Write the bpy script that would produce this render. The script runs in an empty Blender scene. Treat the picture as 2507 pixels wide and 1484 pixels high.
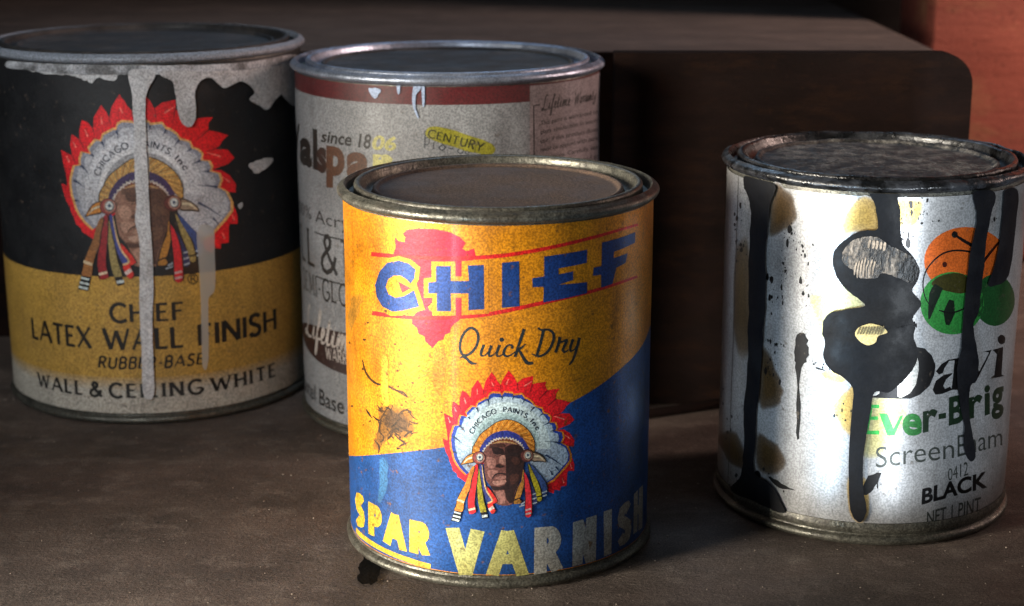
import bpy, bmesh, math, random
from mathutils import Vector, Matrix, noise
random.seed(4)
R = math.radians
scene = bpy.context.scene
C = scene.collection

# ------------------------------------------------------------------ camera
CAM_H, PITCH, FPX = 0.18819, 0.25754, 4153.19      # height (m), pitch down (rad), focal length in 2507-wide pixels
cam = bpy.data.cameras.new('camera')
cam.sensor_width = 36.0
cam.lens = FPX / 2507.0 * 36.0
cam.clip_start, cam.clip_end = 0.01, 50
cam.dof.use_dof = True
cam.dof.focus_distance = 0.462
cam.dof.aperture_fstop = 18
co = bpy.data.objects.new('camera', cam)
co.location = (0, 0, CAM_H)
co.rotation_euler = (math.pi / 2 - PITCH, 0, 0)
C.objects.link(co)
scene.camera = co

# ------------------------------------------------------------------ light and exposure
w = bpy.data.worlds.new('World')
scene.world = w
w.use_nodes = True
w.node_tree.nodes['Background'].inputs[0].default_value = (0.60, 0.63, 0.68, 1)
w.node_tree.nodes['Background'].inputs[1].default_value = 0.115
scene.view_settings.view_transform = 'Standard'
scene.view_settings.look = 'None'
scene.view_settings.exposure = 0
scene.view_settings.gamma = 1


def lamp(name, loc, target, sx, sy, power, col, spread=180):
    l = bpy.data.lights.new(name, 'AREA')
    l.shape = 'RECTANGLE'
    l.size, l.size_y = sx, sy
    l.energy = power
    l.color = col
    l.spread = R(spread)
    o = bpy.data.objects.new(name, l)
    o.location = loc
    o.rotation_euler = (Vector(target) - Vector(loc)).to_track_quat('-Z', 'Y').to_euler()
    C.objects.link(o)
    return o


lamp('window_light_side', (-0.31, 0.275, 0.10), (0.0, 0.455, 0.055), 0.11, 0.30, 0.68, (1.0, 0.91, 0.77), 34)
lamp('window_light_front', (-0.27, -0.03, -0.08), (0.125, 0.47, 0.05), 0.055, 0.50, 0.23, (0.58, 0.79, 1.0), 23)
lamp('window_light_front_right', (0.22, -0.09, -0.08), (0.130, 0.48, 0.045), 0.06, 0.50, 0.17, (0.84, 0.92, 1.0), 18)
lamp('left_can_fill', (-0.26, 0.10, 0.30), (-0.14, 0.59, 0.07), 0.16, 0.16, 0.09, (0.96, 0.98, 1.0), 30)  # added fill lamp that lifts the left can
lamp('red_post_fill', (0.60, 0.64, 0.30), (0.24, 0.76, 0.14), 0.12, 0.25, 1.3, (1.0, 0.70, 0.60), 80)  # added warm lamp that brightens the red post
lamp('window_light_back', (-0.02, 0.90, 0.50), (-0.02, 0.58, 0.12), 0.30, 0.10, 0.16, (0.50, 0.72, 1.0), 90)


# ------------------------------------------------------------------ helpers
def lin(h):
    h = h.lstrip('#')
    v = [int(h[i:i + 2], 16) / 255 for i in (0, 2, 4)]
    return tuple(x / 12.92 if x <= 0.04045 else ((x + 0.055) / 1.055) ** 2.4 for x in v) + (1.0,)


def link(o, parent=None):
    C.objects.link(o)
    if parent:
        o.parent = parent
    return o


def tag(o, label=None, cat=None, group=None, kind=None):
    for k, v in (('label', label), ('category', cat), ('group', group), ('kind', kind)):
        if v:
            o[k] = v
    return o


def mesh_obj(name, bm, mat, parent=None, sharp=40, smooth=True):
    me = bpy.data.meshes.new(name)
    bm.to_mesh(me)
    bm.free()
    me.materials.append(mat)
    for p in me.polygons:
        p.use_smooth = smooth
    if smooth:
        me.set_sharp_from_angle(angle=R(sharp))
    return link(bpy.data.objects.new(name, me), parent)


def ray(sx, sy):
    """source pixel (3976 wide) -> ray direction from the camera"""
    k = 2507.0 / 3976.0
    dx, dy = (sx * k - 1253.5) / FPX, (742.0 - sy * k) / FPX
    c, s = math.cos(PITCH), math.sin(PITCH)
    return Vector((dx, c + dy * s, -s + dy * c))


def on_ground(sx, sy, z=0.0):
    d = ray(sx, sy)
    t = (z - CAM_H) / d.z
    return Vector((0, 0, CAM_H)) + d * t


class Can:
    def __init__(s, name, x, y, r, h, dents=()):
        s.x, s.y, s.r, s.h = x, y, r, h
        s.dents = dents
        s.o = bpy.data.objects.new(name, None)
        s.o.empty_display_size = 0.02
        s.o.location = (x, y, 0)
        C.objects.link(s.o)

    def dent(s, u, z):
        """how far the knocked-about wall stands in or out of true at (u, z)"""
        th = u / s.r
        e = min(1.0, max(0.0, (z - .004) / .012)) * min(1.0, max(0.0, (s.h - .004 - z) / .010))
        e = e * e * (3 - 2 * e)
        d = noise.noise(Vector((1.3 * math.cos(th) + s.x * 40, 1.3 * math.sin(th) + s.y * 30, z * 22))) * .00030
        d += noise.noise(Vector((4 * math.cos(th) + s.x * 70, 4 * math.sin(th), z * 70))) * .00009
        for u0, z0, su, sz, dep in s.dents:
            d -= dep * math.exp(-((u - u0) / su) ** 2 - ((z - z0) / sz) ** 2)
        return d * e

    def normal(s, u, z):
        q = .0008
        du = (s.dent(u + q, z) - s.dent(u - q, z)) / (2 * q)
        dz = (s.dent(u, z + q) - s.dent(u, z - q)) / (2 * q)
        th = u / s.r
        c, n = math.cos(th), math.sin(th)
        return Vector((n - du * c, -c - du * n, -dz)).normalized()

    def uz(s, sx, sy):
        d = ray(sx, sy)
        a = d.x ** 2 + d.y ** 2
        b = -2 * (d.x * s.x + d.y * s.y)
        c = s.x ** 2 + s.y ** 2 - s.r ** 2
        q = b * b - 4 * a * c
        t = (-b - math.sqrt(q)) / (2 * a) if q > 0 else -b / (2 * a)
        px, py, pz = d.x * t - s.x, d.y * t - s.y, CAM_H + d.z * t
        return (math.atan2(px, -py) * s.r, pz)


def crop(ox, oy, k):
    return lambda x, y: (ox + x / k, oy + y / k)


E_ = crop(1700, 1420, 4.4768)
QD = crop(1720, 1250, 4.3224)
C1 = crop(1300, 1350, 1.5623)
C2 = crop(1280, 550, 1.56194)
L1 = crop(0, 0, 1.5624)
L2 = crop(0, 850, 1.7456)
MM = crop(1100, 120, 1.68667)
M2 = crop(1150, 700, 1.484)
R1 = crop(2700, 450, 1.6489)
R2 = crop(2700, 1250, 1.4843)
R3 = crop(3100, 850, 2.8619)
DV = crop(3200, 1300, 3.2307)


def catmull(pts, closed=True, n=4):
    out = []
    m = len(pts)
    if m < 3:
        return list(pts)
    for i in range(m if closed else m - 1):
        if closed:
            p0, p1, p2, p3 = pts[i - 1], pts[i], pts[(i + 1) % m], pts[(i + 2) % m]
        else:
            p0, p1, p2, p3 = pts[max(i - 1, 0)], pts[i], pts[i + 1], pts[min(i + 2, m - 1)]
        for k in range(n):
            t = k / n
            out.append(tuple(0.5 * (2 * p1[j] + (p2[j] - p0[j]) * t + (2 * p0[j] - 5 * p1[j] + 4 * p2[j] - p3[j]) * t * t
                                    + (3 * p1[j] - p0[j] - 3 * p2[j] + p3[j]) * t ** 3) for j in range(2)))
    if not closed:
        out.append(tuple(pts[-1]))
    return out


def ragged(pts, amp, closed=True, n=5, seed=0, freq=1.0):
    """smooth outline with an uneven edge, as dried paint and stains have"""
    out = []
    for i, p in enumerate(catmull(pts, closed, n)):
        v = noise.noise_vector(Vector((p[0] * freq, p[1] * freq, seed * 7.3)))
        out.append((p[0] + v.x * amp, p[1] + v.y * amp))
    return out


def ribbon(pts, width, smooth=False, n=5):
    """centre line + width -> list of quads sharing their edges"""
    ws = list(width) if isinstance(width, (list, tuple)) else [width] * len(pts)
    if smooth and len(pts) > 2:
        tri = [(p[0], p[1]) for p in pts]
        q = catmull(tri, False, n)
        wq = []
        for i in range(len(pts) - 1):
            for k in range(n):
                wq.append(ws[i] + (ws[i + 1] - ws[i]) * k / n)
        wq.append(ws[-1])
        pts, ws = q, wq
    L, Rr = [], []
    m = len(pts)
    closed = m > 3 and abs(pts[0][0] - pts[-1][0]) + abs(pts[0][1] - pts[-1][1]) < 1e-9
    for i in range(m):
        a = pts[i - 1] if i else (pts[-2] if closed else None)
        b = pts[i + 1] if i < m - 1 else (pts[1] if closed else None)
        d1 = Vector((pts[i][0] - a[0], pts[i][1] - a[1])) if a else None
        d2 = Vector((b[0] - pts[i][0], b[1] - pts[i][1])) if b else None
        d1 = d1.normalized() if d1 and d1.length > 0 else d2.normalized()
        d2 = d2.normalized() if d2 and d2.length > 0 else d1
        t = d1 + d2
        t = t.normalized() if t.length > 1e-6 else d1
        nrm = Vector((-t.y, t.x))
        k = 1 / max(0.45, nrm.dot(Vector((-d1.y, d1.x))))
        h = ws[i] * 0.5 * k
        L.append((pts[i][0] + nrm.x * h, pts[i][1] + nrm.y * h))
        Rr.append((pts[i][0] - nrm.x * h, pts[i][1] - nrm.y * h))
    return [[L[i], Rr[i], Rr[i + 1], L[i + 1]] for i in range(m - 1)]


def disc(x, y, rx, ry=None, n=20):
    ry = ry or rx
    return [(x + rx * math.cos(i * 2 * math.pi / n), y + ry * math.sin(i * 2 * math.pi / n)) for i in range(n)]


ZSTEP = .002
STEP = R(2)                                              # facet of every can wall, shared by the print on it


def wrap(bm, can):
    """bend a flat sheet (u, z, height) round the can"""
    us = [v.co.x for v in bm.verts]
    if not us:
        return
    st = STEP * can.r
    k0, k1 = math.floor(min(us) / st), math.ceil(max(us) / st)
    for k in range(k0, k1 + 1):
        geom = bm.verts[:] + bm.edges[:] + bm.faces[:]
        bmesh.ops.bisect_plane(bm, geom=geom, dist=1e-7, plane_co=(k * st, 0, 0), plane_no=(1, 0, 0))
    zs = [v.co.y for v in bm.verts]
    for k in range(math.floor(min(zs) / ZSTEP), math.ceil(max(zs) / ZSTEP) + 1):
        geom = bm.verts[:] + bm.edges[:] + bm.faces[:]
        bmesh.ops.bisect_plane(bm, geom=geom, dist=1e-7, plane_co=(0, k * ZSTEP, 0), plane_no=(0, 1, 0))
    for v in bm.verts:
        u, z, h = v.co
        th = u / can.r
        h += can.dent(u, z)
        v.co = ((can.r + h) * math.sin(th), -(can.r + h) * math.cos(th), z)


class Print:
    """flat ink lying on a can wall"""
    def __init__(s, can, px=None):
        s.can, s.px, s.bm, s.n = can, px, bmesh.new(), 0
        s.col = s.bm.loops.layers.float_color.new('ink')

    def uv(s, poly, col, layer, cols=None):
        h = 0.000012 * layer + 0.000001 * (s.n % 7)
        s.n += 1
        vs = [s.bm.verts.new((p[0], p[1], h)) for p in poly]
        f = s.bm.faces.new(vs)
        f.normal_update()
        for i, l in enumerate(f.loops):
            l[s.col] = cols[i] if cols else col
        if f.normal.z < 0:
            f.normal_flip()

    dz, kz = 0.0, 1.0

    def at(s, p):
        u, z = s.can.uz(*s.px(*p))
        return (u, z * s.kz + s.dz)

    def poly(s, pts, col, layer, smooth=0, rag=0, seed=0, freq=0.02):
        if rag:
            pts = ragged(pts, rag, True, smooth or 4, seed, freq)
        elif smooth:
            pts = catmull(pts, True, smooth)
        s.uv([s.at(p) for p in pts], col, layer)

    def soft(s, pts, col, base, layer, rag=8, seed=0, freq=.02, edge=.84):
        """stain that fades into the sheet round its rim"""
        pts = ragged(pts, rag, True, 4, seed, freq)
        uz = [s.at(p) for p in pts]
        cu, cz = sum(p[0] for p in uz) / len(uz), sum(p[1] for p in uz) / len(uz)
        rings = []
        for k in (1.04, .95, edge, .4):
            rings.append([(cu + (u - cu) * k, cz + (z - cz) * k) for u, z in uz])
        mx = lambda t: tuple(base[i] + (col[i] - base[i]) * t for i in range(4))
        cl = [mx(0), mx(.6), mx(.9), mx(1)]
        n0, m = s.n, len(uz)
        for k in range(3):
            for i in range(m):
                j = (i + 1) % m
                s.n = n0
                s.uv([rings[k][i], rings[k][j], rings[k + 1][j], rings[k + 1][i]], base, layer, (cl[k], cl[k], cl[k + 1], cl[k + 1]))
        s.n = n0
        s.uv(rings[3], cl[3], layer)

    def strip(s, pts, width, col, layer, smooth=True, n=5):
        n0 = s.n
        for q in ribbon(pts, width, smooth, n):
            s.n = n0
            s.uv([s.at(p) for p in q], col, layer)
        s.n = n0 + 1

    def tris(s, polys, col, layer, fn):
        """polys in unit text space, fn maps them to (u, z); polys that carry an index > 0 lie a hair higher"""
        n0 = s.n
        for q in polys:
            k, p = q
            s.n = n0 + k
            pts = [fn(*v) for v in p]
            s.uv(pts, col, layer)
        s.n = n0 + 1

    def build(s, name, mat, parent):
        bm = s.bm
        bmesh.ops.triangulate(bm, faces=[f for f in bm.faces if len(f.verts) > 3])
        wrap(bm, s.can)
        me = bpy.data.meshes.new(name)
        bm.to_mesh(me)
        bm.free()
        me.materials.append(mat)
        for p in me.polygons:
            p.use_smooth = True
        nr = [s.can.normal(math.atan2(v.co.x, -v.co.y) * s.can.r, v.co.z) for v in me.vertices]
        me.normals_split_custom_set_from_vertices(nr)
        return link(bpy.data.objects.new(name, me), parent)


# ---- lettering: Blender's own sans, and a drawn alphabet of strokes
_fc = {}


def sans(word, bold=0.0, shear=0.0, space=1.0):
    key = (word, bold, shear, space)
    if key not in _fc:
        c = bpy.data.curves.new('text', 'FONT')
        c.body = word
        c.offset = bold
        c.shear = shear
        c.space_character = space
        c.resolution_u = 4
        o = bpy.data.objects.new('text', c)
        m = bpy.data.meshes.new_from_object(o)
        xs = [v.co.x for v in m.vertices]
        ys = [v.co.y for v in m.vertices]
        x0, x1, y0, y1 = min(xs), max(xs), min(ys), max(ys)
        sx, sy = (x1 - x0) or 1, (y1 - y0) or 1
        polys = [(0, [((m.vertices[i].co.x - x0) / sx, (m.vertices[i].co.y - y0) / sy) for i in p.vertices]) for p in m.polygons]
        _fc[key] = (polys, sx / sy)
        bpy.data.meshes.remove(m)
        bpy.data.objects.remove(o)
        bpy.data.curves.remove(c)
    return _fc[key]


def arc(cx, cy, rx, ry, a0, a1, n=10):
    return [(cx + rx * math.cos(R(a0 + (a1 - a0) * i / n)), cy + ry * math.sin(R(a0 + (a1 - a0) * i / n))) for i in range(n + 1)]


GL = {
    'A': (.8, [[(0, 0), (.4, 1)], [(.4, 1), (.8, 0)], [(.15, .33), (.65, .33)]]),
    'B': (.58, [[(.06, 0), (.06, 1)], [(.06, 1)] + arc(.3, .77, .22, .23, 90, -90) + [(.06, .54)], [(.06, .54)] + arc(.32, .27, .25, .27, 90, -90) + [(.06, 0)]]),
    'C': (.74, [arc(.46, .5, .42, .5, 45, 315, 16)]),
    'E': (.52, [[(.06, 0), (.06, 1)], [(.06, .95), (.5, .95)], [(.06, .52), (.42, .52)], [(.06, .05), (.52, .05)]]),
    'F': (.5, [[(.06, 0), (.06, 1)], [(.06, .95), (.5, .95)], [(.06, .52), (.42, .52)]]),
    'G': (.8, [arc(.46, .5, .42, .5, 45, 330, 16) + [(.8, .42)], [(.5, .42), (.8, .42)]]),
    'H': (.7, [[(.06, 0), (.06, 1)], [(.64, 0), (.64, 1)], [(.06, .52), (.64, .52)]]),
    'I': (.12, [[(.06, 0), (.06, 1)]]),
    'L': (.5, [[(.06, 0), (.06, 1)], [(.06, .05), (.5, .05)]]),
    'M': (.86, [[(.06, 0), (.1, 1)], [(.1, 1), (.43, .15)], [(.43, .15), (.76, 1)], [(.76, 1), (.8, 0)]]),
    'N': (.74, [[(.06, 0), (.06, 1)], [(.06, 1), (.68, 0)], [(.68, 0), (.68, 1)]]),
    'O': (.88, [arc(.44, .5, .42, .5, 90, 450, 20)]),
    'P': (.56, [[(.06, 0), (.06, 1)], [(.06, 1)] + arc(.3, .73, .25, .27, 90, -90) + [(.06, .46)]]),
    'R': (.62, [[(.06, 0), (.06, 1)], [(.06, 1)] + arc(.3, .75, .23, .25, 90, -90) + [(.06, .5)], [(.28, .5), (.6, 0)]]),
    'S': (.56, [[(.5, .86), (.4, .97), (.27, 1), (.12, .94), (.05, .78), (.1, .62), (.28, .52), (.46, .4), (.52, .24), (.45, .07), (.28, 0), (.12, .03), (.03, .16)]]),
    'T': (.66, [[(.33, 0), (.33, 1)], [(0, .95), (.66, .95)]]),
    'U': (.68, [[(.06, 1), (.06, .3)] + arc(.34, .28, .28, .28, 180, 360, 8)[1:] + [(.62, 1)]]),
    'V': (.8, [[(0, 1), (.4, 0)], [(.4, 0), (.8, 1)]]),
    'W': (1.1, [[(0, 1), (.3, 0)], [(.3, 0), (.55, .9)], [(.55, .9), (.82, 0)], [(.82, 0), (1.1, 1)]]),
    'X': (.7, [[(0, 0), (.7, 1)], [(0, 1), (.7, 0)]]),
    'Y': (.7, [[(.35, 0), (.35, .45)], [(0, 1), (.35, .45)], [(.35, .45), (.7, 1)]]),
    '&': (.82, [[(.8, 0), (.55, .3), (.3, .64), (.22, .82), (.3, .97), (.43, .99), (.53, .88), (.5, .72), (.3, .55), (.1, .38), (.05, .2), (.14, .04), (.32, 0), (.52, .08), (.68, .28), (.76, .48)]]),
    '-': (.3, [[(.02, .42), (.28, .42)]]),
    '.': (.12, [[(.06, 0), (.06, .12)]]),
    ',': (.12, [[(.09, .1), (.03, -.12)]]),
    'n': (.5, [[(.06, 0), (.06, .62)], [(.06, .45), (.2, .62), (.38, .55), (.42, 0)]]),
    'c': (.46, [arc(.26, .31, .22, .31, 45, 315, 8)]),
    '0': (.56, [arc(.28, .5, .25, .5, 90, 450, 14)]),
    '1': (.3, [[(.02, .8), (.16, 1)], [(.16, 1), (.16, 0)]]),
    ' ': (.36, []),
}


def strokes(word, wt=.14, serif=0.0, gap=.16, shear=0.0):
    """drawn capitals -> polys in text space scaled to a unit box, and the aspect of that box"""
    x, out = 0, []
    for ch in word:
        wd, sts = GL[ch]
        k = 0
        for st in sts:
            fat = 1.0
            if len(st) == 2 and ch in 'AVWMNX' and st[1][1] > st[0][1] and st[1][0] > st[0][0]:
                fat = .62
            if len(st) == 2 and st[0][1] == st[1][1]:
                fat = .72
            for q in ribbon(st, wt * fat):
                out.append((k % 4, [(x + p[0] + p[1] * shear, p[1]) for p in q]))
            k += 1
            if serif and len(st) == 2 and st[0][1] != st[1][1]:
                for px, py in st:
                    if py in (0, 1) and not (ch in 'A' and py == 1) and not (ch in 'VW' and py == 0):
                        for q in ribbon([(px - serif, py + (.035 if py == 0 else -.035)), (px + serif, py + (.035 if py == 0 else -.035))], .075):
                            out.append((k % 4, [(x + p[0], p[1]) for p in q]))
                k += 1
        x += wd + gap
    W = x - gap
    return [(k, [(p[0] / W, p[1]) for p in q]) for k, q in out], W


def quad_fn(pr, tl, tr, br, bl):
    def fn(s, t):
        b = [bl[j] + (br[j] - bl[j]) * s for j in (0, 1)]
        a = [tl[j] + (tr[j] - tl[j]) * s for j in (0, 1)]
        return pr.at((b[0] + (a[0] - b[0]) * t, b[1] + (a[1] - b[1]) * t))
    return fn


def band_fn(u0, u1, z0, z1):
    return lambda s, t: (u0 + (u1 - u0) * s, z0 + (z1 - z0) * t)


# ------------------------------------------------------------------ materials
def nodes(name):
    m = bpy.data.materials.new(name)
    m.use_nodes = True
    nt = m.node_tree
    return m, nt, nt.nodes['Principled BSDF']


def N(nt, kind, **kw):
    n = nt.nodes.new(kind)
    for k, v in kw.items():
        if k in n.inputs:
            n.inputs[k].default_value = v
        else:
            setattr(n, k, v)
    return n


def noise_n(nt, vec, scale, detail=4, rough=.6, lo=.4, hi=.6, c0=0.0, c1=1.0):
    n = N(nt, 'ShaderNodeTexNoise', Scale=scale, Detail=detail, Roughness=rough)
    nt.links.new(vec, n.inputs['Vector'])
    r = nt.nodes.new('ShaderNodeMapRange')
    r.inputs['From Min'].default_value, r.inputs['From Max'].default_value = lo, hi
    r.inputs['To Min'].default_value, r.inputs['To Max'].default_value = c0, c1
    nt.links.new(n.outputs['Fac'], r.inputs['Value'])
    return r.outputs['Result']


def mixc(nt, fac, a, b, mode='MIX'):
    m = nt.nodes.new('ShaderNodeMix')
    m.data_type = 'RGBA'
    m.blend_type = mode
    for i, v in ((0, fac), (6, a), (7, b)):
        if isinstance(v, (int, float)):
            m.inputs[i].default_value = v
        elif isinstance(v, tuple):
            m.inputs[i].default_value = v
        else:
            nt.links.new(v, m.inputs[i])
    return m.outputs[2]


def mul(nt, a, b):
    m = N(nt, 'ShaderNodeMath', operation='MULTIPLY')
    for i, v in ((0, a), (1, b)):
        if isinstance(v, (int, float)):
            m.inputs[i].default_value = v
        else:
            nt.links.new(v, m.inputs[i])
    return m.outputs[0]


def bump(nt, p, h, strength, dist):
    b = N(nt, 'ShaderNodeBump', Strength=strength, Distance=dist)
    nt.links.new(h, b.inputs['Height'])
    nt.links.new(b.outputs[0], p.inputs['Normal'])


def ink_mat(name, rough=.3, dirt=.5, dirt_col='#3a2a18', grain=.25, coat=0.0, spec=.5, blot=30, speck=.6, metal=0.0, rvar=.28, bmp=.25):
    """printed ink: colour from the print, grime and foxing from noise in the can's own space"""
    m, nt, p = nodes(name)
    a = N(nt, 'ShaderNodeAttribute', attribute_name='ink')
    tc = nt.nodes.new('ShaderNodeTexCoord')
    ob = tc.outputs['Object']
    col = a.outputs['Color']
    big = noise_n(nt, ob, blot, 6, .65, .43, .70, 0, dirt)
    col = mixc(nt, big, col, mixc(nt, .75, col, lin(dirt_col), 'MULTIPLY'))
    mp = N(nt, 'ShaderNodeMapping')
    mp.inputs['Scale'].default_value = (1, 1, .16)
    nt.links.new(ob, mp.inputs['Vector'])
    st = noise_n(nt, mp.outputs[0], 150, 5, .6, .52, .70, 0, dirt * .8)
    col = mixc(nt, st, col, mixc(nt, .6, col, lin(dirt_col), 'MULTIPLY'))
    sp = noise_n(nt, ob, 420, 3, .6, .64, .72, 0, speck)
    col = mixc(nt, sp, col, lin(dirt_col))
    gr = noise_n(nt, ob, 1900, 1, .5, .38, .62, 1 - grain, 1 + grain)
    gc = nt.nodes.new('ShaderNodeCombineColor')
    for i in range(3):
        nt.links.new(gr, gc.inputs[i])
    col = mixc(nt, 1.0, col, gc.outputs[0], 'MULTIPLY')
    nt.links.new(col, p.inputs['Base Color'])
    rr = noise_n(nt, ob, 55, 5, .6, .35, .7, rough, rough + rvar)
    nt.links.new(rr, p.inputs['Roughness'])
    p.inputs['Specular IOR Level'].default_value = spec
    p.inputs['Metallic'].default_value = metal
    p.inputs['Coat Weight'].default_value = coat
    p.inputs['Coat Roughness'].default_value = .12
    bump(nt, p, noise_n(nt, ob, 900, 3, .6, .3, .7), bmp, .0002)
    return m


def plain(name, col, rough=.5, metal=0.0, var=.35, scale=60, dirt='#2a2018', dfac=.5, grain=.2, bscale=700, bstr=.25, spec=.5, blo=.45, bhi=.7, bdist=.0004):
    m, nt, p = nodes(name)
    tc = nt.nodes.new('ShaderNodeTexCoord')
    ob = tc.outputs['Object']
    c = lin(col)
    big = noise_n(nt, ob, scale, 6, .65, blo, bhi, 0, dfac)
    cc = mixc(nt, big, c, lin(dirt))
    gr = noise_n(nt, ob, 1800, 1, .5, .38, .62, 1 - grain, 1 + grain)
    gc = nt.nodes.new('ShaderNodeCombineColor')
    for i in range(3):
        nt.links.new(gr, gc.inputs[i])
    cc = mixc(nt, 1.0, cc, gc.outputs[0], 'MULTIPLY')
    nt.links.new(cc, p.inputs['Base Color'])
    if metal:
        mm = N(nt, 'ShaderNodeMath', operation='MULTIPLY_ADD')
        nt.links.new(big, mm.inputs[0])
        mm.inputs[1].default_value = -metal * .9
        mm.inputs[2].default_value = metal
        nt.links.new(mm.outputs[0], p.inputs['Metallic'])
    rr = noise_n(nt, ob, scale * 1.7, 5, .6, .35, .7, rough, min(1, rough + .3))
    nt.links.new(rr, p.inputs['Roughness'])
    p.inputs['Specular IOR Level'].default_value = spec
    bump(nt, p, noise_n(nt, ob, bscale, 4, .6, .3, .7), bstr, bdist)
    return m


M_INK = ink_mat('varnished_litho_print', .36, .75, '#5a3a14', .30, rvar=.2, coat=.06, blot=42, speck=.85, metal=.4, bmp=.12)
M_INK_L = ink_mat('matt_litho_print', .42, .45, '#4a4038', .34, blot=25, bmp=.1)
M_INK_M = ink_mat('dull_paper_print', .42, .55, '#4c4642', .32, blot=22, bmp=.1)
M_INK_R = ink_mat('glossy_stained_print', .30, .6, '#4e463c', .2, rvar=.06, coat=0, blot=24, metal=.6, bmp=.03)
M_TIN = plain('dulled_tin', '#605f57', .32, .85, scale=110, dirt='#2a261f', dfac=.9, grain=.35, blo=.42, bhi=.62)
M_TIN_BLUE = plain('cool_tin', '#9aa3b4', .28, .85, scale=70, dirt='#2c2c30', dfac=.55)
M_LID_DUST = plain('dusty_brown_lid', '#47372c', .65, .15, scale=45, dirt='#2c231d', dfac=.8, grain=.4)
M_LID_DARK = plain('dark_dusty_lid', '#1b1918', .55, .1, scale=55, dirt='#3d3630', dfac=.8, grain=.5, blo=.5, bhi=.68)
M_CRUST = plain('dried_black_paint_crust', '#5c5955', .55, 0, scale=170, dirt='#060606', dfac=1.0, grain=.4, bscale=380, bstr=.9, blo=.36, bhi=.56)
M_BLACK = plain('thick_black_enamel', '#06070b', .40, 0, scale=60, dirt='#121110', dfac=.5, grain=.3, bscale=110, bstr=.10, bdist=.0008, spec=.15)
M_WHITE = plain('dried_white_paint', '#aeaeae', .42, 0, scale=80, dirt='#5e5a54', dfac=.5, grain=.3)
M_RIM_WHITE = plain('paint_smeared_rim', '#757b83', .4, 0, scale=50, dirt='#5a5a5c', dfac=.6, grain=.35, blo=.5, bhi=.7)
M_FILM, _nt, _p = nodes('thin_white_film')
_p.inputs['Base Color'].default_value = lin('#b5b2aa')
_p.inputs['Roughness'].default_value = .5
_p.inputs['Alpha'].default_value = .5
M_SPOT = plain('matt_black_spot', '#050505', .85, spec=.08, dfac=.2)

# ------------------------------------------------------------------ the setting
def slab(x0, x1, y0, y1, z0, z1, bevel=0, seg=3):
    bm = bmesh.new()
    bmesh.ops.create_cube(bm, size=1, matrix=Matrix.Translation(((x0 + x1) / 2, (y0 + y1) / 2, (z0 + z1) / 2)) @ Matrix.Diagonal((x1 - x0, y1 - y0, z1 - z0, 1)))
    if bevel:
        bmesh.ops.bevel(bm, geom=bm.edges[:], offset=bevel, segments=seg, affect='EDGES', profile=.6)
    return bm


def board_mat(name, a, b, c, rough=.55, sx=1.0, grain=.35, streak=14, spec=.35):
    m, nt, p = nodes(name)
    tc = nt.nodes.new('ShaderNodeTexCoord')
    mp = N(nt, 'ShaderNodeMapping')
    mp.inputs['Scale'].default_value = (sx, 3.0, 3.0)
    nt.links.new(tc.outputs['Object'], mp.inputs['Vector'])
    v = mp.outputs[0]
    s1 = noise_n(nt, v, streak, 7, .6, .36, .66)
    s2 = noise_n(nt, v, streak * 3.1, 6, .7, .5, .7, 0, .75)
    col = mixc(nt, s2, mixc(nt, s1, lin(a), lin(b)), lin(c))
    mg = N(nt, 'ShaderNodeMapping')
    mg.inputs['Scale'].default_value = (.12, 1.0, 1.0)
    nt.links.new(v, mg.inputs['Vector'])
    s3 = noise_n(nt, mg.outputs[0], streak * 26, 5, .7, .5, .68, 0, .5)
    col = mixc(nt, s3, col, lin(b))
    s4 = noise_n(nt, tc.outputs['Object'], 700, 2, .6, .66, .72, 0, .8)
    col = mixc(nt, s4, col, lin(c))
    s5 = noise_n(nt, tc.outputs['Object'], 520, 3, .6, .64, .72, 0, .8)
    col = mixc(nt, s5, col, (.006, .005, .004, 1))
    gr = noise_n(nt, tc.outputs['Object'], 1900, 2, .6, .3, .7, 1 - grain, 1 + grain)
    gc = nt.nodes.new('ShaderNodeCombineColor')
    for i in range(3):
        nt.links.new(gr, gc.inputs[i])
    col = mixc(nt, 1.0, col, gc.outputs[0], 'MULTIPLY')
    nt.links.new(col, p.inputs['Base Color'])
    rr = noise_n(nt, v, streak * 1.5, 5, .6, .35, .7, rough, rough + .3)
    nt.links.new(rr, p.inputs['Roughness'])
    p.inputs['Specular IOR Level'].default_value = spec
    bump(nt, p, noise_n(nt, v, 260, 5, .7, .3, .7), .35, .0006)
    return m


M_SHELF = board_mat('worn_brown_shelf', '#544942', '#3c342f', '#6c625a', .6, sx=2.3, streak=12, grain=.55)
M_DARKWOOD = board_mat('dark_stained_wood', '#19100e', '#0e0908', '#24160f', .85, spec=.06)
M_DUSTWOOD = board_mat('dusty_wood', '#463d37', '#2c2622', '#60564e', .85, streak=16)
M_RED = board_mat('faded_red_paint', '#9c5646', '#70382c', '#96704e', .8, streak=5)
M_WALL = board_mat('grimy_plaster', '#4c443f', '#38322f', '#5c534d', .9, streak=6)

tag(mesh_obj('shelf', slab(-.75, .75, .386, 1.0, -.03, 0, .002), M_SHELF), kind='structure')
tag(mesh_obj('wall', slab(-.75, .75, 1.0, 1.03, -.03, .9), M_WALL), kind='structure')

ledge = link(bpy.data.objects.new('wooden_ledge', None))
ledge.location = (0, .66, 0)
tag(ledge, 'long dark wooden ledge with a dusty top behind all the cans', 'ledge')


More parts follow.
